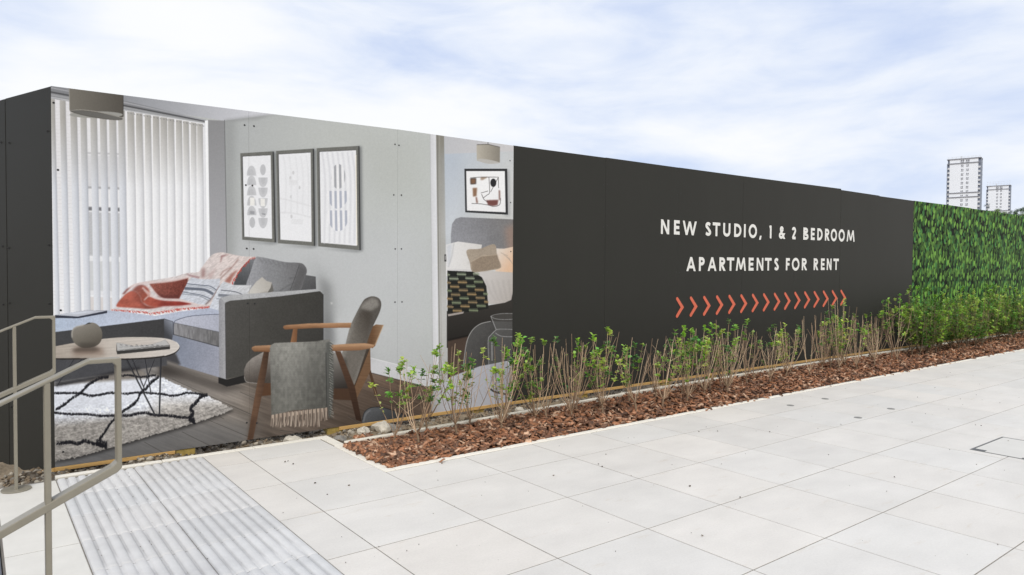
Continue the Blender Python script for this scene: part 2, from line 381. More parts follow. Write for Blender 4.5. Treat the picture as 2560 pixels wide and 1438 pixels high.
    F(zf([(210, 60), (440, 70), (520, 120), (560, 200), (580, 400), (420, 430), (212, 440)]), (44, 46, 44))
    for r in range(10):
        for q in range(4):
            x = 150 + q * 145 + (r % 2) * 72 + r * 4; y = 96 + r * 36 - q * 4
            x0_ = x; lim = [500, 520, 540, 560, 570, 575, 578, 580, 580, 580][r]
            if x + 40 > lim or x < 150: continue
            c = [(166, 140, 100), (134, 146, 116), (152, 132, 100)][(r + q) % 3]
            if r < 2: c = (148, 158, 136)
            x = max(x, 206); e_ = min(x0_ + 84, lim)
            L(zf([(x, y), (e_, y + 3)]), 2.8, c)
            for t in range(8):
                if x + 6 + t * 10 < e_ - 4: L(zf([(x + 4 + t * 10, y - 17), (x + 8 + t * 10, y + 17)]), 1.0, c)
    F([(1119, 786), (1160, 779), (1158, 784), (1121, 791)], (170, 162, 158))
    F([(1119, 850), (1200, 832), (1290, 815), (1290, 960), (1119, 960)], lg(1119, 850, (84, 70, 62), 1160, 960, (104, 88, 78)))
    L([(1119, 851), (1290, 812)], 4, (36, 34, 33), soft=1)
    F(zf([(355, 1000), (358, 880), (380, 700), (430, 600), (500, 540), (610, 515), (830, 520), (830, 1000)]), lg(1160, 820, (98, 98, 98), 1284, 880, (70, 69, 68)), tex=fab)
    L(zf([(355, 960), (360, 860), (385, 700), (432, 600), (505, 540), (600, 516)]), 1.8, (172, 172, 172), smooth=True)
    F(zf([(45, 1350), (50, 1230), (60, 1180), (110, 1110), (250, 1010), (500, 920), (830, 855), (830, 1300), (75, 1360)]), lg(1080, 1000, (204, 206, 214), 1284, 930, (178, 181, 194)))
    # glass carafe
    F(zf([(600, 470), (700, 445), (830, 445), (830, 590), (650, 595)]), (130, 130, 130), al=.3)
    F(zf([(650, 590), (600, 640), (577, 690), (590, 900), (592, 1130), (640, 1165), (830, 1160), (830, 590)]), (176, 178, 180), al=.18)
    for p, w in [([(600, 470), (640, 455), (720, 445), (830, 447)], 1.6), ([(600, 470), (640, 492), (720, 500), (830, 495)], 1.6), ([(600, 470), (648, 590)], 2.2), ([(808, 450), (800, 600)], 2.5),
                 ([(648, 590), (700, 585), (830, 590)], 1.5), ([(640, 620), (700, 650), (830, 655)], 2), ([(648, 592), (600, 640), (577, 690), (583, 900), (592, 1120)], 2.2), ([(610, 700), (612, 870)], 3)]:
        L(zf(p), w * .75, (190, 192, 195), smooth=True, al=.75)
    F(zf([(560 + 35, 900), (830, 880), (830, 1120), (600, 1130)]), (164, 167, 178), al=.5)
    L(zf([(592, 1120), (640, 1150), (740, 1170), (830, 1150)]), 4, (62, 62, 64), smooth=True); L(zf([(760, 880), (800, 960), (805, 1100)]), 4, (238, 240, 246), soft=1)
    F([(1111, 636), (1115, 636), (1116, 654), (1111, 654)], (70, 70, 70)); F([(1112.5, 640), (1114.5, 640), (1114.5, 650), (1112.5, 650)], (170, 170, 172))
    # floor
    wood = 1 + (vnoise(PH, PW, 60, 3.5, 21, 3, .36) - .5) * .32 + (vnoise(PH, PW, 90, 30, 22, 2, .36) - .5) * .25
    F([(120, 890), (548, 890), (800, 900), (925, 905), (930, 932), (1084, 971), (1076, 1000), (1083, 1060), (1083, 1180), (120, 1180)],
      lg(250, 1120, (126, 126, 128), 1000, 960, (122, 102, 88), mid=(136, 128, 120)), tex=wood)
    F([(620, 940), (940, 985), (1080, 975), (1080, 1080), (640, 1180)], (84, 72, 64), soft=22, al=.5, tex=wood)
    F([(120, 1095), (500, 1050), (640, 1060), (600, 1180), (120, 1180)], (116, 117, 119), soft=18, al=.6)
    F([(400, 905), (540, 955), (620, 968), (560, 980), (430, 945), (395, 940)], (62, 57, 54), soft=7, al=.8)
    F([(425, 948), (520, 985), (600, 1010), (640, 990), (560, 960), (470, 925)], (150, 143, 138), soft=14, al=.35)
    for a, b in [((430, 948), (640, 1042)), ((495, 1010), (560, 1048)), ((455, 1080), (535, 1120)), ((360, 1105), (440, 1150)), ((520, 1050), (620, 1092)), ((600, 980), (640, 998)), ((925, 960), (1075, 1005)), ((930, 1000), (1060, 1040)), ((870, 1040), (900, 1060)), ((700, 1076), (800, 1090))]:
        L([a, b], 1.3, (62, 58, 56), al=.7); L([(a[0], a[1] + 1.5), (b[0], b[1] + 1.5)], 1, (160, 155, 150), al=.3)
    F([(919, 893), (1000, 914), (1084, 935), (1086, 972), (1000, 950), (924, 931)], (212, 214, 220)); L([(919, 893), (1082, 934)], 1.4, (236, 238, 242)); L([(926, 932), (1084, 972)], 2, (92, 84, 80))
    # shade the sofa throws on the wall (part of the printed picture)
    F([(800, 690), (826, 715), (838, 860), (800, 900)], (112, 114, 116), soft=9, al=.75); F([(770, 640), (830, 700), (850, 780), (800, 800)], (160, 163, 165), soft=16, al=.5)
    F([(700, 860), (930, 880), (940, 905), (870, 920)], (140, 143, 146), soft=14, al=.25)
    # three framed prints
    W0 = [([(55, 120), (470, 95), (497, 1265), (80, 1230)], [(82, 160), (445, 142), (463, 1218), (103, 1190)]),
          ([(515, 90), (985, 60), (1000, 1310), (540, 1275)], [(543, 132), (958, 108), (970, 1258), (565, 1228)]),
          ([(1035, 55), (1570, 25), (1585, 1365), (1055, 1315)], [(1068, 100), (1540, 78), (1552, 1308), (1085, 1268)])]
    for o, i in W0:
        F(zh([(o[1][0], o[1][1]), (o[1][0] + 42, o[1][1] + 12), (o[2][0] + 42, o[2][1] + 5), (o[2][0] - 30, o[2][1] + 22), (o[3][0] + 30, o[3][1] + 24), o[2]]), (104, 107, 110), soft=3, al=.75)
        F(zh(o), (118, 119, 115), tex=fab); F(zh([o[1], (o[1][0] + 16, o[1][1] + 4), (o[2][0] + 16, o[2][1] - 2), o[2]]), (62, 63, 64))
        L(zh([i[1], i[2]]), 1.2, (150, 150, 146)); F(zh(i), (232, 234, 239)); L(zh([i[0], i[3]]), 1.6, (70, 70, 72)); L(zh([i[0], i[1]]), 1.0, (70, 70, 72))
    def dome(cx, y0, y1, r, up=True):
        if up: return [(cx + r * math.cos(q), y1 - (y1 - y0) * math.sin(q)) for q in np.linspace(0, math.pi, 24)]
        return [(cx + r * math.cos(q), y0 + (y1 - y0) * math.sin(q)) for q in np.linspace(0, math.pi, 24)]
    g1 = (198, 200, 205)
    for a, b in [(278, 408), (405, 530), (535, 660), (665, 790), (795, 916)]: F(zh(dome(196 + a * .008, a, b, 60)), g1); F(zh(dome(196, a + 40, b - 6, 34)), (184, 186, 191), al=.5)
    for a, b in [(432, 556), (562, 686), (696, 826), (826, 948), (950, 1084)]: F(zh(dome(347, a, b, 60, False)), g1); F(zh(dome(347, a, b - 40, 30, False)), (182, 184, 189), al=.5)
    F(zh(ell(346, 332, 36, 70)), (192, 194, 199)); F(zh(ell(210, 1008, 36, 69)), (190, 192, 197))
    F(zh([(180, 690), (238, 690), (238, 790), (180, 790)]), (234, 234, 232)); F(zh([(180, 860), (238, 865), (238, 905), (180, 900)]), (160, 162, 168)); F(zh([(316, 700), (372, 705), (372, 800), (316, 800)]), (234, 234, 232)); F(zh([(330, 890), (380, 895), (375, 912), (335, 905)]), (150, 152, 158))
    for x, y, w, h in [(697, 435, 14, 24), (735, 370, 14, 24), (815, 560, 12, 22), (705, 680, 14, 22), (712, 932, 14, 26)]: F(zh(ell(x, y, w, h)), (206, 207, 211))
    for y in range(6): L(zh([(680, 470 + y * 10), (790, 470 + y * 10)]), .8, (216, 217, 221)); L(zh([(710, 970 + y * 11), (860, 974 + y * 11)]), .8, (214, 216, 220))
    L(zh([(560, 700), (700, 725), (820, 760), (960, 800)]), 2.5, (208, 209, 213), al=.6, soft=1); L(zh([(560, 880), (720, 885), (960, 940)]), 2.5, (208, 209, 213), al=.6, soft=1)
    for x in (610, 680, 760, 830, 900): L(zh([(x, 150), (x + 30, 420), (x + 24, 900)]), 3, (220, 222, 227), al=.7, soft=1, smooth=True)
    for x in (1105, 1170, 1235, 1300, 1365, 1430, 1490): L(zh([(x, 100), (x + 40, 500), (x + 28, 1280)]), 4.5, (210, 212, 219), al=.7, soft=1, smooth=True)
    for shp, c0 in [(ell(1312, 418, 90, 160), 0), (dome(1305, 604, 832, 143, False), 1), (dome(1313, 854, 1120, 146, False), 1)]:
        m, sl = S.mask(zh(shp)); X = S.X[sl]; Y = S.Y[sl]
        st = .5 + .5 * np.sin((X - 822 - (Y - 420) * .02) / 12.5 * 2 * math.pi)
        st = np.clip((st - .42) * 4, 0, 1)[..., None]
        c = np.array([166, 169, 176.]) if not c0 else np.array([176, 182, 198.])
        cc = (np.array([236, 237, 241.]) * (1 - st) + c * st) / 255
        mm = m[..., None]; S.a[sl] = S.a[sl] * (1 - mm) + cc * mm
    L(zh([(1538, 140), (1545, 700), (1552, 1300)]), 2.2, (246, 240, 226))
    # sofa: back, cushions
    F(zb([(2290, 320), (2415, 340), (2420, 500), (2200, 560), (2200, 400)]), lg(765, 690, (104, 105, 108), 790, 730, (84, 85, 87)), tex=fab)
    F(zb([(1520, 240), (1620, 130), (1710, 105), (1720, 160), (1600, 440), (1440, 440), (1470, 330)]), lg(600, 700, (84, 87, 91), 636, 650, (124, 126, 132)), tex=fab)
    F(zb([(1590, 440), (1640, 290), (1700, 120), (1760, 108), (1900, 135), (2060, 168), (2200, 175), (2270, 195), (2310, 270), (2270, 400), (2220, 510), (2000, 555), (1600, 560)]), lg(615, 690, (162, 164, 171), 765, 690, (112, 112, 115), mid=(136, 138, 142)), tex=fab, smooth=True)
    L(zb([(2220, 200), (2170, 350), (2105, 520)]), 1.4, (84, 84, 86)); F(zb([(2230, 200), (2300, 270), (2230, 500), (2120, 520)]), (92, 92, 94), soft=3, al=.6)
    for k in range(8): L(zb([(1740 + k * 55, 120 + k * 9), (1790 + k * 50, 175 + k * 10)]), 2.2, (104, 105, 109), al=.5, soft=1)
    for p in [[(2180, 400), (2050, 470), (1980, 520)], [(2190, 440), (2080, 500)], [(2100, 360), (2190, 350)]]: L(zb(p), 3, (96, 97, 99), al=.5, soft=1, smooth=True)
    # pink and red throw on the sofa
    hair = 1 + (vnoise(PH, PW, 7, 2, 31, 2, -.5) - .5) * .22
    F(zb([(50, 700), (90, 620), (130, 550), (190, 480), (250, 440), (380, 400), (560, 370), (740, 340), (880, 300), (1020, 285), (1060, 240), (1110, 170), (1190, 80), (1300, 52), (1420, 75), (1560, 100), (1710, 108), (1620, 150), (1540, 230), (1480, 330), (1420, 430), (1300, 420), (1250, 520), (1140, 700), (900, 730), (500, 790), (250, 750), (0, 745), (0, 720)]),
      lg(300, 760, (214, 210, 213), 600, 650, (212, 200, 198)), tex=hair, smooth=True)
    F(zb([(1060, 250), (1100, 230), (1105, 340), (1060, 365)]), (150, 112, 110), soft=3, al=.7); F(zb([(1290, 90), (1400, 70), (1310, 110), (1285, 190)]), (158, 118, 118), soft=1, al=.8)
    F(zb([(1130, 330), (1240, 230), (1170, 370)]), (178, 148, 146), soft=3, al=.6)
    for p in [[(1500, 130), (1420, 230), (1300, 350), (1240, 420)], [(1420, 230), (1330, 270), (1280, 330)]]: L(zb(p), 3, (150, 112, 106), al=.6, soft=1, smooth=True)
    F(zb([(1500, 250), (1440, 330), (1400, 420), (1330, 400), (1420, 300)]), (160, 92, 78), soft=2, al=.75)
    F(zb([(880, 300), (940, 320), (1040, 340), (1030, 365), (960, 350), (900, 330)]), (158, 120, 124), soft=1, al=.7)
    knit = 1 + (vnoise(PH, PW, 2, 2, 77, 1) - .5) * .3
    soft_n = 1 + (vnoise(PH, PW, 12, 7, 78, 3, -.4) - .5) * .35
    F(zb([(440, 425), (620, 405), (760, 385), (905, 352), (890, 440), (850, 510), (795, 602), (640, 600), (575, 590), (510, 520)]), lg(370, 710, (160, 96, 84), 450, 725, (128, 68, 60)), tex=knit, soft=1)
    F(zb([(520, 520), (600, 560), (800, 560), (795, 602), (640, 604), (560, 590)]), (104, 56, 54), soft=3, al=.7)
    F(zb([(52, 692), (75, 640), (120, 590), (170, 540), (240, 508), (300, 530), (340, 590), (350, 640), (430, 690), (600, 692), (440, 722), (250, 712), (120, 704)]), lg(295, 762, (176, 92, 76), 350, 735, (164, 88, 76), mid=(182, 98, 82)), tex=soft_n, smooth=True, soft=1)
    F(zb([(240, 508), (290, 455), (350, 435), (420, 470), (450, 540), (430, 590), (400, 600), (390, 660), (350, 640), (330, 580), (290, 530)]), lg(335, 722, (152, 96, 88), 365, 750, (180, 92, 74)), tex=soft_n, soft=2, smooth=True)
    F(zb([(330, 580), (360, 640), (430, 690), (520, 700), (440, 712), (370, 690), (335, 650)]), (122, 58, 50), soft=3, al=.6, smooth=True)
    F(zb([(400, 600), (450, 580), (520, 605), (600, 622), (700, 630), (820, 636), (945, 662), (860, 680), (760, 686), (620, 690), (500, 698), (420, 680), (380, 640)]), lg(372, 745, (182, 92, 76), 470, 762, (150, 56, 52)), tex=soft_n, smooth=True, soft=1)
    F(zb([(560, 650), (720, 650), (900, 668), (720, 682), (560, 690)]), (136, 50, 46), soft=3, al=.55)
    for p, w in [([(360, 470), (430, 530), (500, 585), (600, 606), (700, 612), (800, 616), (900, 640), (1010, 668)], 4.5), ([(400, 430), (460, 490), (540, 560), (600, 600)], 2.2), ([(160, 520), (220, 465), (300, 430), (420, 412), (640, 398), (780, 376), (900, 345)], 5.5), ([(125, 560), (180, 500), (250, 452)], 2), ([(380, 500), (430, 560), (400, 600), (380, 620)], 3)]:
        L(zb(p), w, (220, 200, 198), smooth=True, soft=1, al=.75)
    F(zb([(118, 548), (170, 488), (225, 462), (190, 500), (150, 548)]), (142, 96, 94), soft=1, al=.9)
    L(zb([(560, 740), (800, 700), (1000, 690), (1130, 690)]), 3, (196, 176, 178), soft=2, al=.6, smooth=True)
    for (xa, ya, xb, yb, n) in [(0, 735, 420, 765, 34), (440, 780, 740, 735, 24), (740, 728, 1130, 700, 32), (1100, 720, 1150, 690, 6)]:
        for k in range(n):
            t = k / n; x = xa + (xb - xa) * t; y = ya + (yb - ya) * t
            L(zb([(x, y - 8), (x - 14 + RNG.rand() * 60, y + 6 + RNG.rand() * 16)]), 1.3, [(206, 70, 60), (226, 110, 98), (176, 48, 44)][k % 3])
    for k in range(40):
        t = k / 40; x = 1690 - 270 * t ** .8; y = 108 + 310 * t ** 1.25
        L(zb([(x, y), (x - 20 + RNG.rand() * 40, y + 8 + RNG.rand() * 26)]), 1.3, [(206, 64, 54), (216, 92, 80), (180, 50, 44)][k % 3])
    # cushions
    F(zb([(800, 600), (850, 500), (900, 400), (945, 350), (1050, 370), (1180, 372), (1285, 362), (1275, 440), (1200, 570), (1100, 672), (1030, 668), (900, 630)]), lg(450, 700, (204, 210, 222), 545, 745, (196, 200, 210)), tex=hair)
    F(zb([(1270, 450), (1284, 450), (1190, 600), (1112, 678), (1100, 668), (1180, 590)]), (110, 96, 98), al=.8, soft=1)
    F(zb([(1320, 396), (1440, 440), (1560, 448), (1655, 440), (1600, 560), (1540, 600), (1300, 640), (1265, 745), (1150, 722), (1200, 600), (1260, 480)]), lg(530, 770, (204, 210, 222), 625, 715, (198, 200, 204)), tex=hair)
    for p, w, c in [([(885, 425), (1080, 445), (1165, 455), (1240, 500)], 2.2, (96, 104, 120)), ([(880, 445), (1080, 462), (1160, 475), (1225, 510)], 1.2, (150, 156, 168)), ([(860, 480), (1050, 490), (1120, 505), (1200, 548)], 7, (100, 107, 122)),
                    ([(835, 520), (980, 545), (1060, 560), (1170, 605)], 2.2, (104, 112, 126)), ([(830, 545), (970, 560), (1050, 575), (1150, 625)], 1.8, (128, 135, 148)),
                    ([(1290, 500), (1430, 515), (1490, 530), (1590, 570)], 2.2, (98, 102, 112)), ([(1260, 560), (1400, 570), (1470, 575), (1530, 590)], 7, (122, 127, 138)), ([(1235, 600), (1300, 610)], 2, (140, 146, 158))]:
        L(zb(p), w, c, smooth=True, al=.9)
    F(zb([(1780, 345), (1830, 390), (1895, 412), (1890, 470), (1915, 510), (1830, 560), (1740, 600), (1570, 600), (1640, 490), (1710, 400)]), lg(625, 735, (202, 200, 196), 680, 710, (178, 174, 168)))
    F(zb([(1895, 415), (1918, 510), (1830, 550), (1880, 470)]), (112, 110, 106)); L(zb([(1700, 590), (1760, 540), (1840, 520)]), 2, (150, 146, 140), soft=1)
    # seat surfaces
    F([(120, 795), (210, 778), (270, 776), (320, 781), (388, 790), (450, 779), (525, 770), (549, 777), (549, 795), (470, 800), (437, 812), (410, 800), (140, 831), (120, 833)], lg(141, 810, (176, 190, 212), 480, 785, (176, 184, 204), mid=(188, 197, 216)), tex=fab)
    L([(141, 826), (405, 796)], 5, (196, 208, 228), soft=2, al=.5)
    F([(120, 832), (140, 830), (410, 797), (417, 842), (415, 912), (120, 955)], lg(141, 860, (78, 79, 82), 410, 830, (70, 70, 72)), tex=fab)
    F([(120, 900), (418, 880), (418, 914), (300, 930), (120, 958)], (84, 85, 90), al=.8, tex=fab)
    F([(410, 797), (437, 806), (437, 838), (432, 900), (412, 890)], lg(412, 830, (74, 76, 82), 436, 810, (142, 148, 162)))
    F(zc([(1740, 270), (1800, 220), (1950, 180), (2380, 145), (2380, 400), (2200, 365), (1760, 268)]), lg(440, 800, (186, 190, 206), 548, 800, (172, 176, 192)), tex=fab)
    F(zc([(1745, 268), (2380, 400), (2380, 612), (1735, 440), (1725, 330)]), lg(437, 820, (140, 140, 144), 548, 845, (118, 118, 120)), tex=1 + (vnoise(PH, PW, 3, 16, 51, 2) - .5) * .35)
    F(zc([(1720, 440), (2380, 612), (2380, 1045), (1800, 870), (1760, 700), (1700, 560)]), lg(437, 880, (132, 140, 158), 548, 900, (156, 160, 176)), tex=fab)
    L(zc([(1735, 436), (2380, 610)]), 1.6, (58, 58, 62)); L(zc([(1735, 268), (2370, 398)]), 1.2, (96, 98, 104)); L(zc([(1730, 440), (1735, 270), (1800, 220), (2000, 170), (2380, 145)]), 1.4, (84, 88, 104), smooth=True); L(zc([(1590, 210), (1720, 250), (1730, 440)]), 1.2, (60, 62, 68))
    F(zc([(1620, 640), (1760, 700), (1830, 870), (1620, 800)]), (76, 76, 80), soft=2)
    F([(547, 752), (552, 744), (575, 738), (700, 730), (792, 723), (806, 729), (700, 742), (566, 757), (565, 950), (548, 945)], lg(548, 800, (150, 151, 157), 566, 800, (168, 169, 174)), tex=fab)
    F([(552, 746), (575, 738), (792, 723), (806, 729), (700, 739), (563, 756)], (176, 178, 182), tex=fab)
    F([(563, 757), (575, 752), (700, 741), (800, 728), (808, 736), (808, 900), (700, 925), (610, 939), (565, 948)], lg(563, 760, (88, 87, 85), 800, 860, (68, 67, 65), mid=(77, 76, 73)), tex=fab)
    L([(563, 760), (565, 946)], 1.2, (70, 70, 72)); L([(808, 736), (808, 860)], 1.2, (50, 50, 52))
    F([(546, 943), (567, 949), (612, 938), (808, 898), (808, 912), (612, 957), (567, 967), (546, 958)], (46, 45, 45))
    # books, vase, coffee table
    F(zc([(40, 160), (500, 88), (785, 95), (785, 130), (370, 205), (40, 200)]), (62, 66, 80)); F(zc([(40, 158), (500, 88), (780, 97), (370, 180)]), lg(141, 788, (196, 202, 214), 260, 777, (186, 190, 202))); F(zc([(200, 130), (480, 105), (600, 110), (350, 150)]), (206, 212, 224))
    # rug
    rug = [(20, 250), (480, 160), (900, 50), (1160, 20), (1260, 90), (1480, 140), (1640, 220), (1900, 330), (2100, 390), (2450, 570), (2250, 650), (1900, 770), (1300, 940), (900, 1060), (600, 1150), (300, 1230), (-80, 1300), (-80, 260)]
    F(zd([(x + 6, y + 26) for x, y in rug[8:17]] + [(600, 1000)]), (48, 46, 46), soft=4, al=.8)
    R = np.array(zd(rug)); R = resample(np.vstack([R, R[:1]]), 3); R = R + RNG.normal(0, 1.1, R.shape)
    pile = vnoise(PH, PW, 9, 4, 61, 3, -.25) * .55 + vnoise(PH, PW, 3.5, 2, 62, 2, .5) * .45
    pile2 = 1 + (pile - .5) * 1.3
    m, sl = S.mask(R)
    def rugcol(X, Y):
        t = np.clip((Y - (1042 - (X - 141) * .11)) / 28, 0, 1)[..., None]
        u = np.clip(((966 - (X - 141) * .07) - Y) / 8, 0, 1)[..., None]
        w = np.clip((X - 360) / 50, 0, 1)[..., None]; v = np.clip((Y - 985) / 30, 0, 1)[..., None] * w
        c = np.array([224, 229, 240.]) * (1 - v) + np.array([196, 193, 190.]) * v
        c = c * (1 - t) + np.array([164, 160, 156.]) * t
        u = u * np.clip((400 - X) / 40, 0, 1)[..., None]
        return c * (1 - u) + np.array([140, 134, 128.]) * u
    tone = np.clip((S.Y - (1015 - (S.X - 141) * .11)) / 40, 0, 1)
    S.put(m, sl, rugcol, tex=1 + (pile2 - 1) * (.16 + .52 * np.maximum(tone, .6 * np.clip((S.X - 340) / 60, 0, 1))))
    for p, w in [([(-20, 350), (150, 350), (330, 350), (500, 385), (780, 340)], 5), ([(780, 350), (960, 355), (1150, 340), (1300, 350), (1500, 365), (1580, 385), (1720, 370), (1800, 345), (1950, 355), (2080, 385)], 4.5),
                 ([(-20, 620), (200, 640), (400, 640), (650, 665), (880, 650)], 5), ([(880, 655), (1000, 660), (1140, 630), (1250, 625), (1370, 655), (1560, 660), (1700, 680), (1850, 690)], 6),
                 ([(0, 575), (100, 520), (200, 440), (330, 350), (430, 250), (500, 200), (600, 145), (720, 125)], 6), ([(640, 1090), (600, 1010), (680, 880), (760, 760), (860, 670), (900, 620), (1050, 520), (1130, 440), (1160, 360), (1240, 290), (1330, 190), (1420, 125)], 6.5),
                 ([(1920, 755), (1850, 700), (1900, 620), (1860, 560), (1940, 480), (2000, 400), (2080, 375)], 9), ([(20, 1045), (200, 1030), (300, 1050), (400, 1010), (520, 1050), (660, 1070)], 8), ([(870, 115), (1000, 100), (1180, 125), (1370, 100)], 4), ([(560, 1040), (650, 1060), (700, 1080)], 16), ([(1840, 700), (1920, 740)], 14)]:
        P = resample(spline(np.array(zd(p)), closed=False), 2.2)
        for q in P:
            for _ in range(2):
                L([(q[0] + RNG.normal(0, w * .18), q[1] + w * .45 + RNG.normal(0, .8)), (q[0] + RNG.normal(0, 1.6), q[1] - w * .45 - RNG.rand() * w * .35)], 2.6, (38, 38, 44), w2=1.2)
    F(zd([(0, 210), (480, 130), (900, 20), (1150, -10), (1180, 20), (900, 60), (480, 170), (0, 262)]), (44, 43, 46), soft=3, al=.8)
    # hairpin legs, table top
    for a, b, w in [((316, 898), (388, 1039), 4), ((402, 895), (398.5, 1039), 4), ((330, 898), (362, 975), 3), ((362, 898), (377, 981), 2.6), ((386, 898), (359, 968), 2.2), ((185, 897), (142, 965), 2.4), ((205, 897), (150, 950), 2), ((345, 898), (330, 910), 1)]:
        L([a, b], w, (44, 45, 50)); L([(a[0] - 1, a[1]), (b[0] - 1, b[1])], .8, (140, 142, 148), al=.6)
    top = [(120, 868), (140.5, 865.5), (200, 855), (288, 844.5), (358.5, 843), (411, 846), (438, 854), (448, 866), (437.6, 879.5), (411, 889), (358.5, 894.5), (288, 896.5), (200, 895.5), (120, 893)]
    F([(x + 1, y + 3.5) for x, y in top], (50, 47, 46), smooth=True); F(top, lg(141, 880, (176, 166, 156), 440, 860, (204, 198, 193), mid=(196, 188, 180)), smooth=True, tex=1 + (vnoise(PH, PW, 40, 2, 81, 2, -.06) - .5) * .14)
    F([(186, 868), (255, 868), (262, 889), (180, 891)], (128, 106, 92), soft=7, al=.65)
    L([(411, 889.5), (437, 880), (448, 867), (440, 855)], 1.6, (232, 228, 224), smooth=True, al=.8)
    F([(291, 857), (310, 860), (335, 865), (380, 861), (405, 853), (413, 849), (420, 857), (425, 864), (425, 873), (293, 886), (291, 878)], (66, 65, 64)); F([(291, 857), (310, 860), (335, 865), (380, 861), (405, 853), (413, 849), (424, 863), (340, 871), (293, 876)], (184, 184, 184))
    for k in range(9): L([(300 + k * 13, 862 + (k % 3)), (306 + k * 13, 863 + (k % 3))], 1.4, (96, 96, 98)); L([(298 + k * 13, 868 - k * .4), (308 + k * 13, 867.5 - k * .4)], 1, (130, 130, 132))
    L([(293, 877), (425, 865)], 1, (210, 210, 210))
    vase = zc([(275, 430), (290, 370), (340, 325), (460, 295), (560, 265), (640, 290), (700, 360), (716, 450), (690, 540), (620, 600), (500, 628), (400, 612), (320, 555), (285, 490)])
    F(vase, lg(200, 815, (142, 137, 129), 222, 868, (98, 92, 84), mid=(122, 117, 108)), smooth=True); L(zc([(285, 480), (290, 380), (340, 330), (450, 300)]), 3, (190, 187, 182), soft=1, al=.7, smooth=True)
    F(zc([(470, 295), (520, 265), (565, 268), (540, 280)]), (56, 54, 54)); F(zc([(380, 560), (650, 560), (600, 625), (420, 625)]), (76, 71, 66), soft=3, al=.5)
    F([(178, 876), (196, 868), (240, 868), (252, 874), (235, 880), (190, 880)], (80, 70, 64), soft=3, al=.6)
    # armchair
    wd = 1 + (vnoise(PH, PW, 26, 2.5, 91, 2, .02) - .5) * .16
    F(ze([(1160, 640), (1185, 650), (1268, 940), (1240, 946)]), (96, 72, 56)); F(ze([(490, 340), (530, 340), (522, 470), (464, 470)]), lg(725, 0, (160, 116, 84), 745, 0, (122, 84, 58)))
    F(ze([(1040, 870), (1200, 500), (1205, 720), (1075, 985)]), (128, 98, 74), tex=wd); F(ze([(940, 560), (1195, 520), (1045, 885), (985, 860)]), (84, 78, 72)); 
    for k in range(3): L(ze([(1160 + k * 14, 535), (1040 + k * 8, 870)]), 1.2, (62, 46, 36))
    F(ze([(1200, 330), (1252, 300), (1325, 305), (1245, 498), (1220, 520), (1150, 480)]), lg(930, 0, (116, 84, 60), 958, 0, (160, 130, 102)), tex=wd); L(ze([(1322, 306), (1243, 490)]), 1.4, (208, 182, 152))
    F(ze([(38, 715), (60, 660), (110, 610), (220, 550), (300, 540), (300, 845), (100, 838), (55, 825), (38, 790)]), lg(620, 890, (154, 149, 144), 640, 958, (82, 75, 70)), tex=fab); L(ze([(40, 780), (60, 828), (160, 842)]), 1.2, (170, 166, 162), smooth=True)
    F(ze([(850, 560), (910, 560), (965, 760), (1000, 900), (855, 892)]), lg(835, 880, (150, 147, 143), 860, 970, (62, 57, 54))); F(ze([(855, 890), (1015, 890), (1030, 1000), (858, 990)]), (88, 66, 52)); F(ze([(205, 840), (300, 840), (300, 950), (200, 960)]), (96, 68, 50))
    back = ze([(940, 600), (968, 500), (1010, 335), (1060, 220), (1130, 90), (1170, 55), (1225, 40), (1280, 60), (1302, 110), (1285, 190), (1220, 330), (1165, 480), (1160, 540), (1045, 875), (990, 860)])
    F(back, lg(865, 820, (140, 137, 132), 930, 800, (94, 90, 86)), tex=fab, smooth=True); F(ze([(1105, 175), (1160, 165), (1215, 185), (1175, 470), (1155, 540), (1040, 860), (985, 800), (960, 600), (1000, 470), (1060, 280)]), lg(880, 830, (116, 111, 105), 925, 810, (80, 74, 68)), soft=4, al=.85, tex=fab)
    F(ze([(1110, 150), (1150, 90), (1220, 50), (1270, 70), (1280, 130), (1210, 175)]), (156, 153, 148), soft=3, al=.7, tex=fab); F(ze([(945, 600), (980, 620), (1010, 860), (985, 858)]), (62, 58, 55), soft=3, al=.6)
    F(ze([(398, 330), (402, 312), (430, 305), (640, 290), (860, 286), (1026, 284), (1018, 330), (700, 333), (412, 346)]), lg(0, 808, (190, 148, 112), 0, 822, (134, 94, 66)), tex=wd)
    F(ze([(875, 545), (928, 548), (1060, 880), (1122, 1195), (1070, 1180), (1000, 900)]), lg(850, 880, (100, 74, 58), 895, 1050, (68, 50, 41)), tex=wd)
    F(ze([(106, 525), (112, 508), (140, 497), (300, 490), (850, 488), (1000, 478), (1150, 472), (1240, 488), (1232, 508), (1180, 525), (1100, 538), (860, 546), (220, 553), (130, 550)]), lg(0, 863, (188, 148, 114), 0, 880, (124, 86, 60)), tex=wd)
    F(ze([(218, 552), (268, 553), (250, 700), (215, 900), (195, 985), (118, 1370), (66, 1373), (115, 1080), (160, 830)]), lg(640, 0, (112, 84, 66), 668, 0, (80, 60, 48)), tex=wd); F(ze([(100, 1150), (160, 1150), (118, 1372), (66, 1374)]), (84, 64, 52), soft=5, al=.6)
    # folded throw over the arm, herringbone
    tw = ze([(275, 515), (285, 490), (320, 470), (560, 462), (700, 455), (790, 440), (825, 438), (850, 560), (858, 700), (860, 900), (845, 1100), (822, 1170), (800, 1072), (640, 1080), (480, 1092), (290, 1142), (282, 800)])
    m, sl = S.mask(tw); X = S.X[sl]; Y = S.Y[sl]
    zig = np.abs(((X - 676) / 9.0) % 1 - .5) * 2
    hb = .5 + .5 * np.sin((Y + zig * 6.5) / 4.1 * 2 * math.pi)
    base = lg(0, 855, (146, 146, 141), 0, 1040, (114, 114, 109), mid=(121, 121, 117))(X, Y) * (0.72 + .46 * hb[..., None])
    base = base * (1 + .10 * np.sin((X - 680) / 26.0))[..., None]
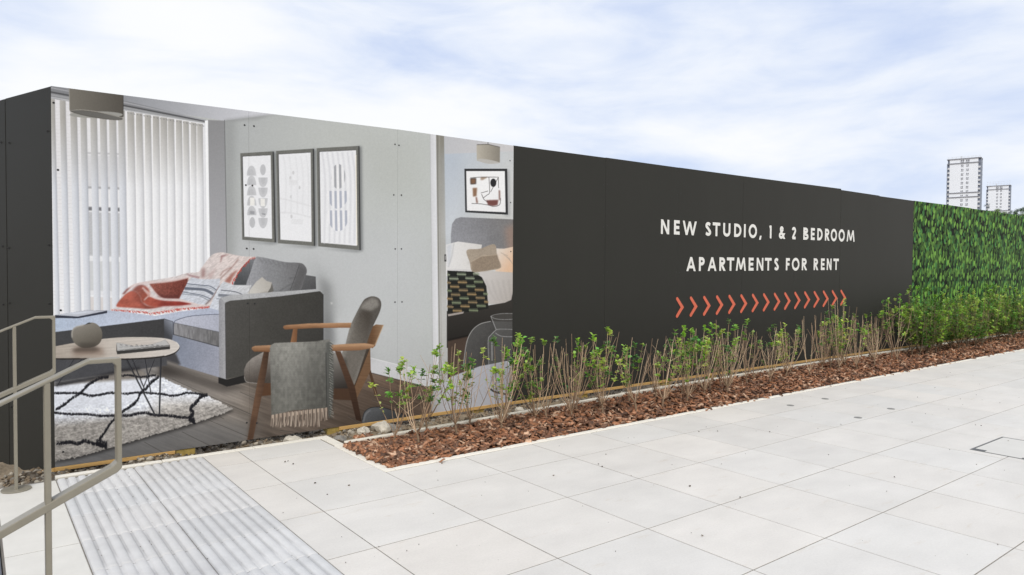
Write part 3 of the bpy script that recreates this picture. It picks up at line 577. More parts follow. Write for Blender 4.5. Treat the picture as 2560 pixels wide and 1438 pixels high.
    mm = m[..., None]; S.a[sl] = S.a[sl] * (1 - mm) + base / 255 * mm
    F(tw, (96, 97, 94), al=.0)
    S.a[sl] = S.a[sl] * (1 + m[..., None] * ((vnoise(PH, PW, 5, 9, 140, 2)[sl] - .5) * .22)[..., None])
    F(ze([(790, 470), (830, 450), (860, 620), (862, 900), (830, 1160), (800, 1060)]), (92, 94, 92), soft=2, al=.75)
    for k in range(90):
        y = 455 + k * 7.8; L(ze([(820 + RNG.rand() * 12, y), (846 + RNG.rand() * 22, y + 14 + RNG.rand() * 14)]), 1.1, [(170, 170, 164), (110, 112, 108), (74, 76, 74)][k % 3])
    L(ze([(792, 560), (800, 1060)]), 1.6, (64, 65, 64))
    for k in range(60):
        t = k / 59; x = 292 + 515 * t; y = 1138 - 72 * t ** .7; e = 1250 - (60 if t > .86 else 0) - RNG.rand() * 22
        L(ze([(x, y), (x + RNG.normal(0, 4), (y + e) / 2), (x - 2 + RNG.normal(0, 6), e)]), 2.6 if k % 4 else 1.6, [(172, 156, 142), (146, 130, 118), (190, 176, 162), (104, 92, 84)][k % 4])
    for k in range(14): x = 300 + k * 38; L(ze([(x, 1132 - k * 5), (x + 2, 1165 - k * 5)]), 3.4, (188, 170, 154))
    # pouf
    F([(905, 1075), (905, 1045), (910, 1030), (920, 1021), (940, 1017.5), (965, 1020), (1000, 1032), (1040, 1050), (1030, 1090), (905, 1090)], lg(925, 1020, (104, 107, 112), 960, 1070, (70, 72, 75)), tex=fab, smooth=False)
    L([(906, 1050), (912, 1030), (930, 1019), (965, 1021), (1030, 1044)], 1.6, (46, 47, 50), smooth=True); L([(909, 1055), (914, 1036), (926, 1026)], 3, (132, 135, 140), soft=1, smooth=True)
    F([(832, 757), (826, 756), (829, 762)], (228, 229, 229), soft=1, al=.7)
    S.a *= (1 + (vnoise(PH, PW, 2, 2, 101) - .5) * .035 + (vnoise(PH, PW, 160, 120, 102, 2) - .5) * .03)[..., None]
    return S
# ================================================================= GROUND
_GR = {}
def n2d(X, Y, s, seed):
    g = _GR.setdefault(seed, None)
    if g is None: g = _GR[seed] = np.random.RandomState(seed).rand(400, 400)
    u = X / s + 50; v = Y / s + 50; i = np.floor(u).astype(int); j = np.floor(v).astype(int); fu = u - i; fv = v - j; i %= 399; j %= 399
    return (g[i, j] * (1 - fu) + g[i + 1, j] * fu) * (1 - fv) + (g[i, j + 1] * (1 - fu) + g[i + 1, j + 1] * fu) * fv
M = {}
M['earth'] = mat('earth', srgb(120, 112, 98), .95, (3, .25, 6), (20, .5, .02))
g = MB(); s_ = 2500
g.v = [(-s_, -s_, -.9), (s_, -s_, -.9), (s_, s_, -.9), (-s_, s_, -.9)]; g.f = [(0, 1, 2, 3)]
tag(g.build('ground', M['earth']), kind='structure')
# paving slabs: 0.6 m porcelain squares with open joints, each slab a real plate on a dark bed
G = .4615 * H
def slab_mat():
    m = mat('porcelain paving', srgb(214, 211, 206), .62, None, (140, .12, .002), spec=.35, attr='tint')
    n = m.node_tree.nodes; l = m.node_tree.links; b = n['Principled BSDF']
    src = b.inputs['Base Color'].links[0].from_socket
    tcn = n.new('ShaderNodeTexCoord')
    def nz(sc, det, stretch, lo, hi, a, c, rough=.6):
        mpn = n.new('ShaderNodeMapping'); mpn.inputs['Scale'].default_value = stretch; l.new(tcn.outputs['Object'], mpn.inputs[0])
        t = n.new('ShaderNodeTexNoise'); t.inputs['Scale'].default_value = sc; t.inputs['Detail'].default_value = det; t.inputs['Roughness'].default_value = rough; l.new(mpn.outputs[0], t.inputs[0])
        r = n.new('ShaderNodeMapRange'); r.inputs[1].default_value = lo; r.inputs[2].default_value = hi; r.inputs[3].default_value = a; r.inputs[4].default_value = c; l.new(t.outputs[0], r.inputs[0]); return r.outputs[0]
    cloud = nz(2.2, 7, (1, 1.7, 1), .3, .7, .93, 1.06); fine = nz(90, 4, (1, 1, 1), .3, .7, .96, 1.04); spk = nz(240, 2, (1, 1, 1), .30, .36, .86, 1.0)
    mu = n.new('ShaderNodeMath'); mu.operation = 'MULTIPLY'; l.new(cloud, mu.inputs[0]); l.new(fine, mu.inputs[1])
    mu2 = n.new('ShaderNodeMath'); mu2.operation = 'MULTIPLY'; l.new(mu.outputs[0], mu2.inputs[0]); l.new(spk, mu2.inputs[1])
    sc = n.new('ShaderNodeVectorMath'); sc.operation = 'SCALE'; l.new(src, sc.inputs[0]); l.new(mu2.outputs[0], sc.inputs['Scale'])
    stain = nz(5.5, 6, (.55, 2.2, 1), .60, .78, 0, .55, .7)
    mx = n.new('ShaderNodeMix'); mx.data_type = 'RGBA'; l.new(stain, mx.inputs[0]); l.new(sc.outputs[0], mx.inputs[6]); mx.inputs[7].default_value = (*srgb(186, 172, 152), 1)
    l.new(mx.outputs[2], b.inputs['Base Color']); return m
M['slab'] = slab_mat()
xs = [.948 * H] + [1.1315 * H + G * i for i in range(0, 62)]
ys_top = 3.055 * H
ys = [3.6385 * H - G * i for i in range(-1, 16)]            # row joints: 4.1, 3.64, 3.18, 2.72 ... (x H)
V = []; F_ = []; T = []
def slab(x0, y0, x1, y1, z=0.0):
    if x1 - x0 < .02 or y1 - y0 < .02: return
    g_ = .0029; x0 += g_; x1 -= g_; y0 += g_; y1 -= g_; n = len(V); c = .0012
    dz = R.uniform(-.0003, .0003)
    V.extend([(x0 + c, y0 + c, z + dz), (x1 - c, y0 + c, z + dz), (x1 - c, y1 - c, z + dz), (x0 + c, y1 - c, z + dz), (x0, y0, z + dz - .0007), (x1, y0, z + dz - .0007), (x1, y1, z + dz - .0007), (x0, y1, z + dz - .0007), (x0, y0, z - .02), (x1, y0, z - .02), (x1, y1, z - .02), (x0, y1, z - .02)])
    F_.extend([(n, n + 1, n + 2, n + 3)] + [(n + 4 + i, n + 4 + (i + 1) % 4, n + (i + 1) % 4, n + i) for i in range(4)] + [(n + 8 + i, n + 8 + (i + 1) % 4, n + 4 + (i + 1) % 4, n + 4 + i) for i in range(4)])
    k = R.uniform(.965, 1.02); w = R.uniform(-.012, .014); T.extend([(k * (1 + w), k, k * (1 - w))] * 12)
EY = 3.885 * H      # edge of the paving at the rubble, left of the planter
PX = 1.585 * H       # left side of the planter edging
for i in range(len(xs) - 1):
    for j in range(len(ys) - 1):
        x0, x1 = xs[i], xs[i + 1]; y1, y0 = ys[j], ys[j + 1]
        if x1 <= PX + .03: y1 = min(y1, EY)
        else: y1 = min(y1, 3.062 * H)
        if y0 >= y1: continue
        if 4.40 * H < x0 < 4.7 * H and 1.2 * H < y0 < 1.3 * H: pass
        slab(x0, y0, x1, y1)
me = bpy.data.meshes.new('pavement'); me.from_pydata(V, [], F_); me.update()
a = me.color_attributes.new('tint', 'FLOAT_COLOR', 'POINT')
base = lin((211, 208, 203)); a.data.foreach_set('color', np.concatenate([np.array(T) * base, np.ones((len(T), 1))], 1).astype(np.float32).ravel())
tag(link('pavement', me, M['slab']), kind='structure')
M['bed'] = mat('jointing bed', srgb(128, 123, 115), .95, (30, .3, 4))
b = MB(); b.box((.0785 * H, -4.2 * H, -.30), (PX + .05, EY - .02, -.0014)); b.box((PX + .05, -4.2 * H, -.30), (31 * H, 3.07 * H, -.0014))
tag(b.build('paving_bed', M['bed']), kind='structure')
# landing strip of plain concrete slabs beside the tactile slabs, and the steps going down from it
M['landing'] = mat('landing concrete', srgb(208, 206, 200), .8, (7, .05, 7), (120, .25, .003))
b = MB(); y = 3.85 * H
while y > -2.5:
    b.box((.078 * H, y - 1.196, -.02), (.2985 * H, y, .0)); y -= 1.2
tag(b.build('landing', M['landing'], bevel=.003), kind='structure')
M['step'] = mat('step concrete', srgb(120, 124, 134), .85, (6, .12, 6), (90, .3, .004))
b = MB()
for k in range(6):
    b.box((.078 * H - .30 * (k + 1), -2.5, -.9), (.078 * H - .30 * k - .003, 3.86 * H, -.155 * (k + 1)))
tag(b.build('steps', M['step'], bevel=.006), kind='structure')
# tactile (corduroy) slabs: 0.4 m blocks with rounded ribs running along Y
M['tactile'] = mat('tactile concrete', srgb(196, 197, 200), .85, (9, .07, 8), (160, .25, .003), attr=None)
def tact_mat():
    m = mat('corduroy concrete', (0, 0, 0), .85, (11, .06, 7), (170, .3, .003), attr='tint')
    return m
M['tactile'] = tact_mat()
V = []; F_ = []; T = []
TX0, TX1 = .300 * H, .9462 * H; TW = (TX1 - TX0) / 2
prof = []
for k in range(8):
    c = (k + .5) / 8 * TW; w = TW / 8
    for u, h in ((-.5, 0), (-.40, .0), (-.35, .0050), (-.26, .0086), (0, .0092), (.26, .0086), (.35, .0050), (.40, 0)):
        prof.append((c + u * w, h))
prof.append((TW, 0))
TL = .3077 * H; yy = 3.855 * H; row = 0
while yy > -1.0:
    for col in range(2):
        xx = TX0 + col * TW; k = R.uniform(.92, 1.05); w = R.uniform(-.012, .008); n = len(V); g_ = .0014
        yoff = yy + (.0 if col else -.012)
        for (u, h) in prof:
            X = xx + min(max(u, g_), TW - g_)
            for yv, hh in [(yoff - g_, h * .45 - .0005), (yoff - .008, h + .0015), (yoff - .013, h + .002)] + [(yoff - .013 - (TL - .026) * e / 5, h + .002) for e in range(1, 5)] + [(yoff - TL + .013, h + .002), (yoff - TL + .008, h + .0015), (yoff - TL + g_, h * .45 - .0005)]:
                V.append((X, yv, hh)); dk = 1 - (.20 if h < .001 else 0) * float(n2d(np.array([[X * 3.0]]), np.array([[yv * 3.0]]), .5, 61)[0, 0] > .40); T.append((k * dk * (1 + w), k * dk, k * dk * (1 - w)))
        P = len(prof)
        for i in range(P - 1):
            for q in range(9):
                F_.append((n + i * 10 + q, n + i * 10 + q + 1, n + (i + 1) * 10 + q + 1, n + (i + 1) * 10 + q))
    yy -= TL; row += 1
me = bpy.data.meshes.new('tactile_paving'); me.from_pydata(V, [], F_); me.update()
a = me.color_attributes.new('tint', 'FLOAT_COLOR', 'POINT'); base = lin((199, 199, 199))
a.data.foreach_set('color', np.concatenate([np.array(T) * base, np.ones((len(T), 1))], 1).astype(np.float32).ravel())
me.polygons.foreach_set('use_smooth', [True] * len(me.polygons))
bm = bmesh.new(); bm.from_mesh(me); bmesh.ops.recalc_face_normals(bm, faces=bm.faces); bm.to_mesh(me); bm.free()
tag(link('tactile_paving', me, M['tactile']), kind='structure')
# pale stone edgings
M['edge'] = mat('pale edging stone', srgb(226, 222, 212), .75, (14, .06, 6), (150, .2, .002))
M['kerb'] = mat('grey-white edging', srgb(222, 216, 203), .8, (14, .08, 6), (120, .3, .003))
b = MB(); x = .300 * H
while x < 1.56 * H:
    b.box((x + .002, EY + .004, -.05), (min(x + .598, 1.60 * H), EY + .062, .004)); x += .6
b.box((1.598 * H, 3.68 * H, -.05), (1.655 * H, EY + .062, .005))
b.box((1.592 * H, 3.062 * H + .001, -.05), (1.648 * H, 3.678 * H, .004))
tag(b.build('paving_edging', M['edge'], bevel=.003), kind='structure')
t = MB(); x = 1.650 * H; lens = [.9, 1.0]
while x < 26 * H:
    t.box((x, 3.064 * H, -.06), (x + .896, 3.064 * H + .055, .006)); x += .9
o = t.build('planter_edging', M['edge'], bevel=.004); tag(o, kind='structure')
rear = [(1.655, 3.655), (2.6, 3.70), (4.28, 3.82), (6.85, 3.91), (9.5, 3.93), (12.5, 3.925), (18, 3.93), (26, 3.93)]
t = MB()
def rear_y(x): return float(np.interp(x / H, [p[0] for p in rear], [p[1] for p in rear])) * H
x = 1.655 * H
while x < 25 * H:
    x2 = x + .9; ya, yb = rear_y(x), rear_y(x2); w = .045
    t.hexa([(x, ya, -.08), (x2 - .003, yb, -.08), (x2 - .003, yb + w, -.08), (x, ya + w, -.08), (x, ya, .026), (x2 - .003, yb, .026), (x2 - .003, yb + w, .026), (x, ya + w, .026)]); x = x2
o = t.build('rear_edging', M['kerb'], bevel=.005); tag(o, kind='structure')
# soil and rubble under the hoarding
M['soil'] = mat('dry soil', srgb(138, 124, 104), .95, (6, .35, 8), (60, .8, .02))
nx, ny = 520, 26; rs = np.random.RandomState(3)
Xs = np.concatenate([np.linspace(-.9, 6, 330), np.linspace(6.05, 34, 190)]); 
X, Tt = np.meshgrid(Xs, np.linspace(0, 1, ny), indexing='ij')
Yf = np.where(X < 1.62 * H, EY + .05, np.array([[rear_y(v)] * ny for v in Xs]) + .03); Yf = np.where(X < .28 * H, 3.85 * H, Yf)
Y = Yf + (YH + 3.5 - Yf) * Tt ** 1.6
Zs = -.055 + (n2d(X, Y, .35, 1) - .5) * .06 + (n2d(X, Y, .09, 2) - .5) * .035 + (n2d(X, Y, .03, 5) - .5) * .016
Zs = Zs - np.clip((.42 - X) / .4, 0, 1) * .06
idx = np.arange(len(Xs) * ny).reshape(len(Xs), ny)
Fq = np.stack([idx[:-1, :-1], idx[1:, :-1], idx[1:, 1:], idx[:-1, 1:]], -1).reshape(-1, 4)
me = fast_mesh('soil', np.stack([X, Y, Zs], -1).reshape(-1, 3), Fq, nv=4); me.polygons.foreach_set('use_smooth', [True] * len(me.polygons))
tag(link('soil', me, M['soil']), kind='structure')
def soil_z(x, y):
    i = min(max(int(np.searchsorted(Xs, x)), 0), len(Xs) - 1); j = int(np.argmin(np.abs(Y[i] - y))); return float(Zs[i, j])
# rubble: hundreds of uncountable stones in one mesh, a few large rocks of their own
def rock_shape(seed, n=1):
    r = np.random.RandomState(seed); bm = bmesh.new(); bmesh.ops.create_icosphere(bm, subdivisions=n, radius=1)
    ax = r.normal(size=(7, 3)); ax /= np.linalg.norm(ax, axis=1)[:, None]; d = r.uniform(.62, .9, 7)
    for v in bm.verts:
        p = np.array(v.co)
        for a_, q in zip(ax, d):
            s = p @ a_
            if s > q: p = p - a_ * (s - q)
        v.co = Vector(p * (1 + r.uniform(-.04, .04)))
    bm.verts.index_update(); Vv = np.array([v.co[:] for v in bm.verts]); Ff = np.array([[v.index for v in f.verts] for f in bm.faces]); bm.free(); return Vv, Ff
shapes = [rock_shape(s) for s in range(10)]
def scatter(pts, size_f, col_f, flat=1.0, shp=shapes, seed=1, tilt=.6):
    r = np.random.RandomState(seed); Vs = []; Fs = []; Cs = []; n = 0
    for (x, y, z) in pts:
        v, f = shp[r.randint(len(shp))]; s = size_f(r, x, y)
        a_ = r.uniform(0, 6.28); t1, t2 = r.normal(0, tilt, 2)
        Rz = np.array([[math.cos(a_), -math.sin(a_), 0], [math.sin(a_), math.cos(a_), 0], [0, 0, 1]])
        Rx = np.array([[1, 0, 0], [0, math.cos(t1), -math.sin(t1)], [0, math.sin(t1), math.cos(t1)]]); Ry = np.array([[math.cos(t2), 0, math.sin(t2)], [0, 1, 0], [-math.sin(t2), 0, math.cos(t2)]])
        w = (v * np.array(s)) @ (Rz @ Rx @ Ry).T + [x, y, z]
        Vs.append(w); Fs.append(f + n); n += len(v); Cs.append(np.tile(col_f(r), (len(v), 1)))
    return np.concatenate(Vs), np.concatenate(Fs), np.concatenate(Cs)
pts = []; r = np.random.RandomState(8)
def rubble_ok(x, y):
    if x < 1.62 * H: return EY + .075 < y
    return rear_y(x) + .06 < y
for k in range(15000):
    x = r.uniform(-.5, 1) if k % 9 == 0 else r.uniform(0, 1) ** 1.7 * 21 + .3; y = r.uniform(EY if x < 1.62 * H else rear_y(x), YH + .25)
    if x < .3 * H and y > YH - .0: pass
    if not rubble_ok(x, y): continue
    dens = n2d(np.array([[x]]), np.array([[y]]), .5, 20)[0, 0]
    if dens < .42 and 1.7 < x and r.rand() < .9: continue
    pts.append((x, y, soil_z(x, y) + .003))
greys = [(140, 134, 124), (112, 106, 98), (92, 84, 74), (168, 160, 146), (128, 112, 92), (80, 70, 58), (104, 90, 72)]
Vv, Ff, Cc = scatter(pts, lambda r, x, y: np.array([1, r.uniform(.6, 1), r.uniform(.45, .8)]) * (r.uniform(.005, .016) if r.rand() < .9 else r.uniform(.018, .034)), lambda r: lin(greys[r.randint(len(greys))]) * r.uniform(.75, 1.1), seed=4)
M['rubble'] = mat('rubble stone', (0, 0, 0), .95, (40, .2, 5), (90, .5, .004), attr='tint')
tag(link('rubble', fast_mesh('rubble', Vv, Ff, Cc), M['rubble']), 'grey and brown crushed rubble lying along the foot of the hoarding', 'rubble', kind='stuff')
M['limestone'] = mat('broken limestone', srgb(196, 190, 178), .95, (14, .22, 8), (40, .9, .012))
M['dark_rock'] = mat('broken grey rock', srgb(138, 135, 130), .95, (14, .25, 8), (40, .9, .012))
rocks = [((952, 1066), .105, 'limestone', 'large pale broken rock right of the timber stub below the armchair picture'), ((948, 1080), .03, 'dark_rock', ''), ((975, 1060), .075, 'dark_rock', 'grey angular rock behind the large pale broken rock'),
         ((908, 1075), .07, 'limestone', 'pale rough rock touching the timber stub beside the planter corner'), ((850, 1092), .062, 'dark_rock', 'grey pitted rock in front of the timber stub at the planter corner'),
         ((1213, 1042), .055, 'limestone', 'small white rock in front of the stub below the carafe picture'), ((733, 1100), .085, 'limestone', 'flat cream rock against the paving edge below the grey throw'),
         ((1300, 1022), .05, 'limestone', 'small white rock right of the stub below the picture edge'), ((1690, 985), .11, 'dark_rock', 'brown flat boulder under the arrows behind the hedge plants'), ((1560, 990), .09, 'limestone', 'pale heap of rock under the start of the first text line'),
         ((2085, 905), .13, 'dark_rock', 'round grey rock in front of the hoarding below the last arrow'), ((650, 1118), .03, 'dark_rock', ''), ((640, 1112), .028, 'limestone', '')]
for q, (p, s, mm, lb) in enumerate(rocks):
    if not lb: continue
    x, y = ground(p, -.02); y = min(y, YH - .03)
    v, f = rock_shape(100 + q, 3); rr = np.random.RandomState(q)
    v = v * np.array([s, s * .75, s * .62]) + rr.normal(0, .0015, v.shape)
    me = mesh('rock', v, [tuple(t_) for t_ in f], smooth=False); o = link('rock', me, M[mm]); o.location = (x, y, soil_z(x, y) + s * .22); o.rotation_euler = (0, 0, rr.uniform(0, 6))
    tag(o, lb, 'rock')
# ================================================================= HOARDING
hoard = empty('hoarding', (2 * H, YH, 0))
tag(hoard, 'long timber hoarding faced with printed boards: interior picture, charcoal lettering, ivy print', 'hoarding')
def hp(o):
    o.parent = hoard; o.matrix_parent_inverse = Matrix.Translation((-2 * H, -YH, 0)); return o
seam = [.3164, 1.2640, 2.2200, 3.1810, 4.144, 5.077, 6.064, 7.006, 7.987, 8.932, 9.900, 10.87, 11.84, 12.81, 13.78, 14.75, 15.72, 16.69, 17.66, 18.63, 19.6]
topz = [(1.8777, 1.8900), (1.8900, 1.9060), (1.9065, 1.9080), (1.910, 1.917), (1.919, 1.923), (1.9245, 1.931), (1.931, 1.940), (1.941, 1.950), (1.937, 1.936), (1.930, 1.934), (1.936, 1.944)] + [(1.945 + .0 * i, 1.950) for i in range(9)]
botz = [(-.002, -.001), (-.001, .003), (.003, .008), (.009, .012)] + [(.011, .012)] * 16
mural = paint_mural()
def sample(Sh, P):
    u = np.clip(P[:, 0] - Sh.x0 - .5, 0, Sh.w - 1.01); v = np.clip(P[:, 1] - Sh.y0 - .5, 0, Sh.h - 1.01)
    i = u.astype(int); j = v.astype(int); fu = (u - i)[:, None]; fv = (v - j)[:, None]; a = Sh.a
    return (a[j, i] * (1 - fu) + a[j, i + 1] * fu) * (1 - fv) + (a[j + 1, i] * (1 - fu) + a[j + 1, i + 1] * fu) * fv
def to_sheet(X, Z):       # board plane -> measuring sheet of the print
    c = np.stack([X, np.full_like(X, YH), Z - H], 1) @ RW
    return np.stack([IW / 2 + FPX * c[:, 0] / c[:, 2], IH / 2 + FPX * c[:, 1] / c[:, 2]], 1)
PRINT_GAIN = .95
def board(name, x0, x1, z0, z1, m, nx, nz, colfn, th=.018):
    us = np.linspace(0, 1, nx); vs = np.linspace(0, 1, nz)
    U, Vv = np.meshgrid(us, vs, indexing='ij'); X = x0 + (x1 - x0) * U
    B = z0[0] + (z0[1] - z0[0]) * U; T_ = z1[0] + (z1[1] - z1[0]) * U; Zz = B + (T_ - B) * Vv
    front = np.stack([X.ravel(), np.full(X.size, YH), Zz.ravel()], 1)
    col = colfn(X.ravel(), Zz.ravel(), U.ravel(), Vv.ravel())
    idx = np.arange(nx * nz).reshape(nx, nz)
    Fq = np.stack([idx[:-1, :-1], idx[1:, :-1], idx[1:, 1:], idx[:-1, 1:]], -1).reshape(-1, 4)
    n = len(front); e = [(x0, z0[0]), (x1, z0[1]), (x1, z1[1]), (x0, z1[0])]
    ext = np.array([(x, YH, z) for x, z in e] + [(x, YH + th, z) for x, z in e])
    Fe = np.array([(n, n + 4, n + 5, n + 1), (n + 1, n + 5, n + 6, n + 2), (n + 2, n + 6, n + 7, n + 3), (n + 3, n + 7, n + 4, n), (n + 7, n + 6, n + 5, n + 4)])
    c2 = np.tile(lin((60, 58, 56)), (8, 1))
    me = fast_mesh(name, np.vstack([front, ext]), np.vstack([Fq, Fe]), np.vstack([col, c2]), nv=4)
    o = link(name, me, m); hp(o); return o
def board_mat(name, attr, col=(0, 0, 0), rough=.42):
    m = mat(name, col, rough, (420, .035, 2), None, spec=.06, attr=attr)
    n = m.node_tree.nodes; l = m.node_tree.links; b = n['Principled BSDF']
    # weathering: faint runs and chalky dust streaks
    t = n.new('ShaderNodeTexNoise'); mpn = n.new('ShaderNodeMapping'); tcn = n.new('ShaderNodeTexCoord'); l.new(tcn.outputs['Object'], mpn.inputs[0]); mpn.inputs['Scale'].default_value = (3, 1, .35)
    l.new(mpn.outputs[0], t.inputs[0]); t.inputs['Scale'].default_value = 2.0; t.inputs['Detail'].default_value = 9; t.inputs['Roughness'].default_value = .65
    r = n.new('ShaderNodeMapRange'); l.new(t.outputs[0], r.inputs[0]); r.inputs[1].default_value = .3; r.inputs[2].default_value = .75; r.inputs[3].default_value = rough - .05; r.inputs[4].default_value = rough + .12
    l.new(r.outputs[0], b.inputs['Roughness']); return m
M['print'] = board_mat('printed panel', 'tint', rough=.55)
M['char'] = mat('charcoal panel', srgb(47, 47, 44), .55, (1.2, .06, 8, (1, 1, .3)), (500, .05, .001), spec=.16)
def mcol(X, Z, U, V_):
    q = np.clip(sample(mural, to_sheet(X, Z)), 0, 1); lum = q.mean(1, keepdims=True); q = q * (1 - .20 * (1 - lum) ** 2); q = lum + (q - lum) * .94; c = lin(q * 255)
    return np.clip(c * PRINT_GAIN, 0, .93)
gap = .0004
for i, nx in ((0, 460), (1, 350), (2, 270)):
    board('printed_board', seam[i] * H + gap, seam[i + 1] * H - gap, tuple(v * H for v in botz[i]), tuple(v * H for v in topz[i]), M['print'], nx, 760, mcol)
def cboard(i):
    x0, x1 = seam[i] * H + gap, seam[i + 1] * H - gap; b0, b1 = botz[i]; t0, t1 = topz[i]
    b = MB(); b.plate([(x0, b0 * H), (x1, b1 * H), (x1, t1 * H), (x0, t0 * H)], YH + (.001 if i % 2 else 0), YH + .018); hp(b.build('charcoal_board', M['char'], bevel=.0008, seg=1))
for i in range(3, 10): cboard(i)
# ivy print: one pattern repeated on each board
def paint_ivy(w=300, h=600):
    S = Sheet(0, 0, w, h, (17, 25, 17)); r = np.random.RandomState(12)
    n = 1 + (vnoise(h, w, 40, 40, 5, 2) - .5) * .8; S.a *= n[..., None]
    rows = 36
    for layer in range(rows):
        y = layer * (h / (rows - 4)) - 50
        for k in range(int(w / 11)):
            x = k * 11 + r.uniform(-7, 7); L_ = r.uniform(22, 35); W_ = L_ * r.uniform(.55, .72); a_ = r.normal(0, .25)
            yy = y + r.uniform(-12, 12)
            if n2d(np.array([[x * .01]]), np.array([[yy * .01]]), .3, 33)[0, 0] < .30 and r.rand() < .8: continue
            br = r.uniform(.30, 1.0) ** 1.1; c = np.array([122, 172, 76]) * br + np.array([10, 22, 14]) * (1 - br)
            if r.rand() < .3: c = np.array([78, 138, 74]) * br
            ca, sa = math.cos(a_), math.sin(a_)
            P = [(0, 0), (W_ * .42, L_ * .22), (W_ * .5, L_ * .45), (W_ * .3, L_ * .75), (0, L_), (-W_ * .3, L_ * .75), (-W_ * .5, L_ * .45), (-W_ * .42, L_ * .22)]
            def tr(P, dx=0, dy=0): return [(x + dx + u * ca + v * sa, yy + dy - u * sa + v * ca) for u, v in P]
            S.fill(tr(P, 3, 5), (10, 16, 10), al=.75)
            S.fill(tr(P), tuple(c)); S.fill(tr([P[0], P[1], P[2], P[3], P[4]]), tuple(c * .84), al=.8)
            S.line(tr([(0, 2), (0, L_ * .9)]), 1.0, tuple(c * 1.18), al=.7)
    return S
ivy = paint_ivy()
def icol(X, Z, U, V_):
    return lin(np.clip(sample(ivy, np.stack([U * ivy.w, (1 - V_) * ivy.h], 1)), 0, 1) * 255)
for i in range(10, 20):
    far = i > 12
    board('ivy_print_board', seam[i] * H + gap, seam[i + 1] * H - gap, tuple(v * H for v in botz[i]), tuple(v * H for v in topz[i]), M['print'], 160 if far else 240, 320 if far else 480, icol)
# return folded back at the left corner
fd = np.array([math.cos(math.radians(110)), math.sin(math.radians(110))]); C0 = np.array([seam[0] * H, YH]); nrm = np.array([fd[1], -fd[0]])
def ret(name, s0, s1, b0, b1, t, m, off=0.0, th=.018):
    p0 = C0 + fd * s0 * H - nrm * 0; p1 = C0 + fd * s1 * H
    nn = np.array([-fd[1], fd[0]]) if (np.array([-fd[1], fd[0]]) @ (-C0)) > 0 else -np.array([-fd[1], fd[0]])
    a0, a1 = p0 + nn * off, p1 + nn * off; c0, c1 = a0 - nn * th, a1 - nn * th
    b = MB(); b.hexa([(a0[0], a0[1], b0 * H), (a1[0], a1[1], b1 * H), (c1[0], c1[1], b1 * H), (c0[0], c0[1], b0 * H), (a0[0], a0[1], t * H), (a1[0], a1[1], t * H), (c1[0], c1[1], t * H), (c0[0], c0[1], t * H)])
    return hp(b.build(name, m, bevel=.0008, seg=1))
ret('charcoal_board', .001, .486, -.002, -.120, 1.876, M['char'])
ret('charcoal_board', .489, 1.45, -.175, -.40, 1.874, M['char'], off=.002)
M['timber'] = mat('treated softwood', srgb(196, 158, 98), .75, (5, .22, 6, (1.2, 8, 30)), (60, .3, .004))
M['post'] = mat('green treated post', srgb(158, 136, 72), .8, (6, .25, 6, (8, 8, 1.5)), (60, .4, .004))
ret('bottom_rail', .0, .475, -.027, -.142, -.0, M['timber'], off=-.004, th=.03) if False else None
b = MB(); nn = np.array([-fd[1], fd[0]]); nn = nn if nn @ (-C0) > 0 else -nn
def rp(s, off): return C0 + fd * s * H + nn * off
for s0, s1, za, zb_ in ((.0, .47, -.003, -.1175),):
    A0, A1 = rp(s0, .012), rp(s1, .012); Cc0, Cc1 = rp(s0, -.03), rp(s1, -.03)
    b.hexa([(A0[0], A0[1], (za - .024) * H), (A1[0], A1[1], (zb_ - .024) * H), (Cc1[0], Cc1[1], (zb_ - .024) * H), (Cc0[0], Cc0[1], (za - .024) * H), (A0[0], A0[1], za * H - .001), (A1[0], A1[1], zb_ * H - .001), (Cc1[0], Cc1[1], zb_ * H - .001), (Cc0[0], Cc0[1], za * H - .001)])
hp(b.build('bottom_rail', M['timber']))
# bottom rails: their lower edge shows under the boards
def rail(x0, x1, z0, z1, th=.03):
    b = MB(); b.hexa([(x0, YH - .006, z0 - th), (x1, YH - .006, z1 - th), (x1, YH + .04, z1 - th), (x0, YH + .04, z0 - th), (x0, YH - .006, z0 - .0015), (x1, YH - .006, z1 - .0015), (x1, YH + .04, z1 - .0015), (x0, YH + .04, z0 - .0015)]); hp(b.build('bottom_rail', M['timber'], bevel=.002))
def zb0(x): 
    x = x / H
    for i in range(len(botz)):
        if x <= seam[i + 1]: return (botz[i][0] + (botz[i][1] - botz[i][0]) * (x - seam[i]) / (seam[i + 1] - seam[i])) * H
    return botz[-1][1] * H
rail(seam[0] * H, wall((438, 1128))[0], zb0(seam[0] * H), zb0(.86 * H), .026)
edges = [wall((848, 1070))[0], wall((1225, 1022))[0], wall((1560, 975))[0], wall((2000, 905))[0], wall((2320, 865))[0], 14.2 * H, 19.5 * H]
for a_, c in zip(edges[:-1], edges[1:]): rail(a_, c - .004, zb0(a_) + .001, zb0(c) + .001)
for (pa, pb) in [((440, 1130), (496, 1120)), ((820, 1080), (878, 1075)), ((1184, 1040), (1222, 1035)), ((1448, 1000), (1472, 1000)), ((1655, 960), (1690, 960)), ((1776, 940), (1815, 940)), ((1930, 925), (1955, 920)), ((2150, 890), (2168, 890))]:
    xa, xb = wall(pa)[0], wall(pb)[0]
    b = MB(); w = min(xb - xa, .13); b.box((xa, YH + .006, -.22), (xa + w, YH + .095, zb0(xa) - .003)); hp(b.build('post', M['post'], bevel=.004))
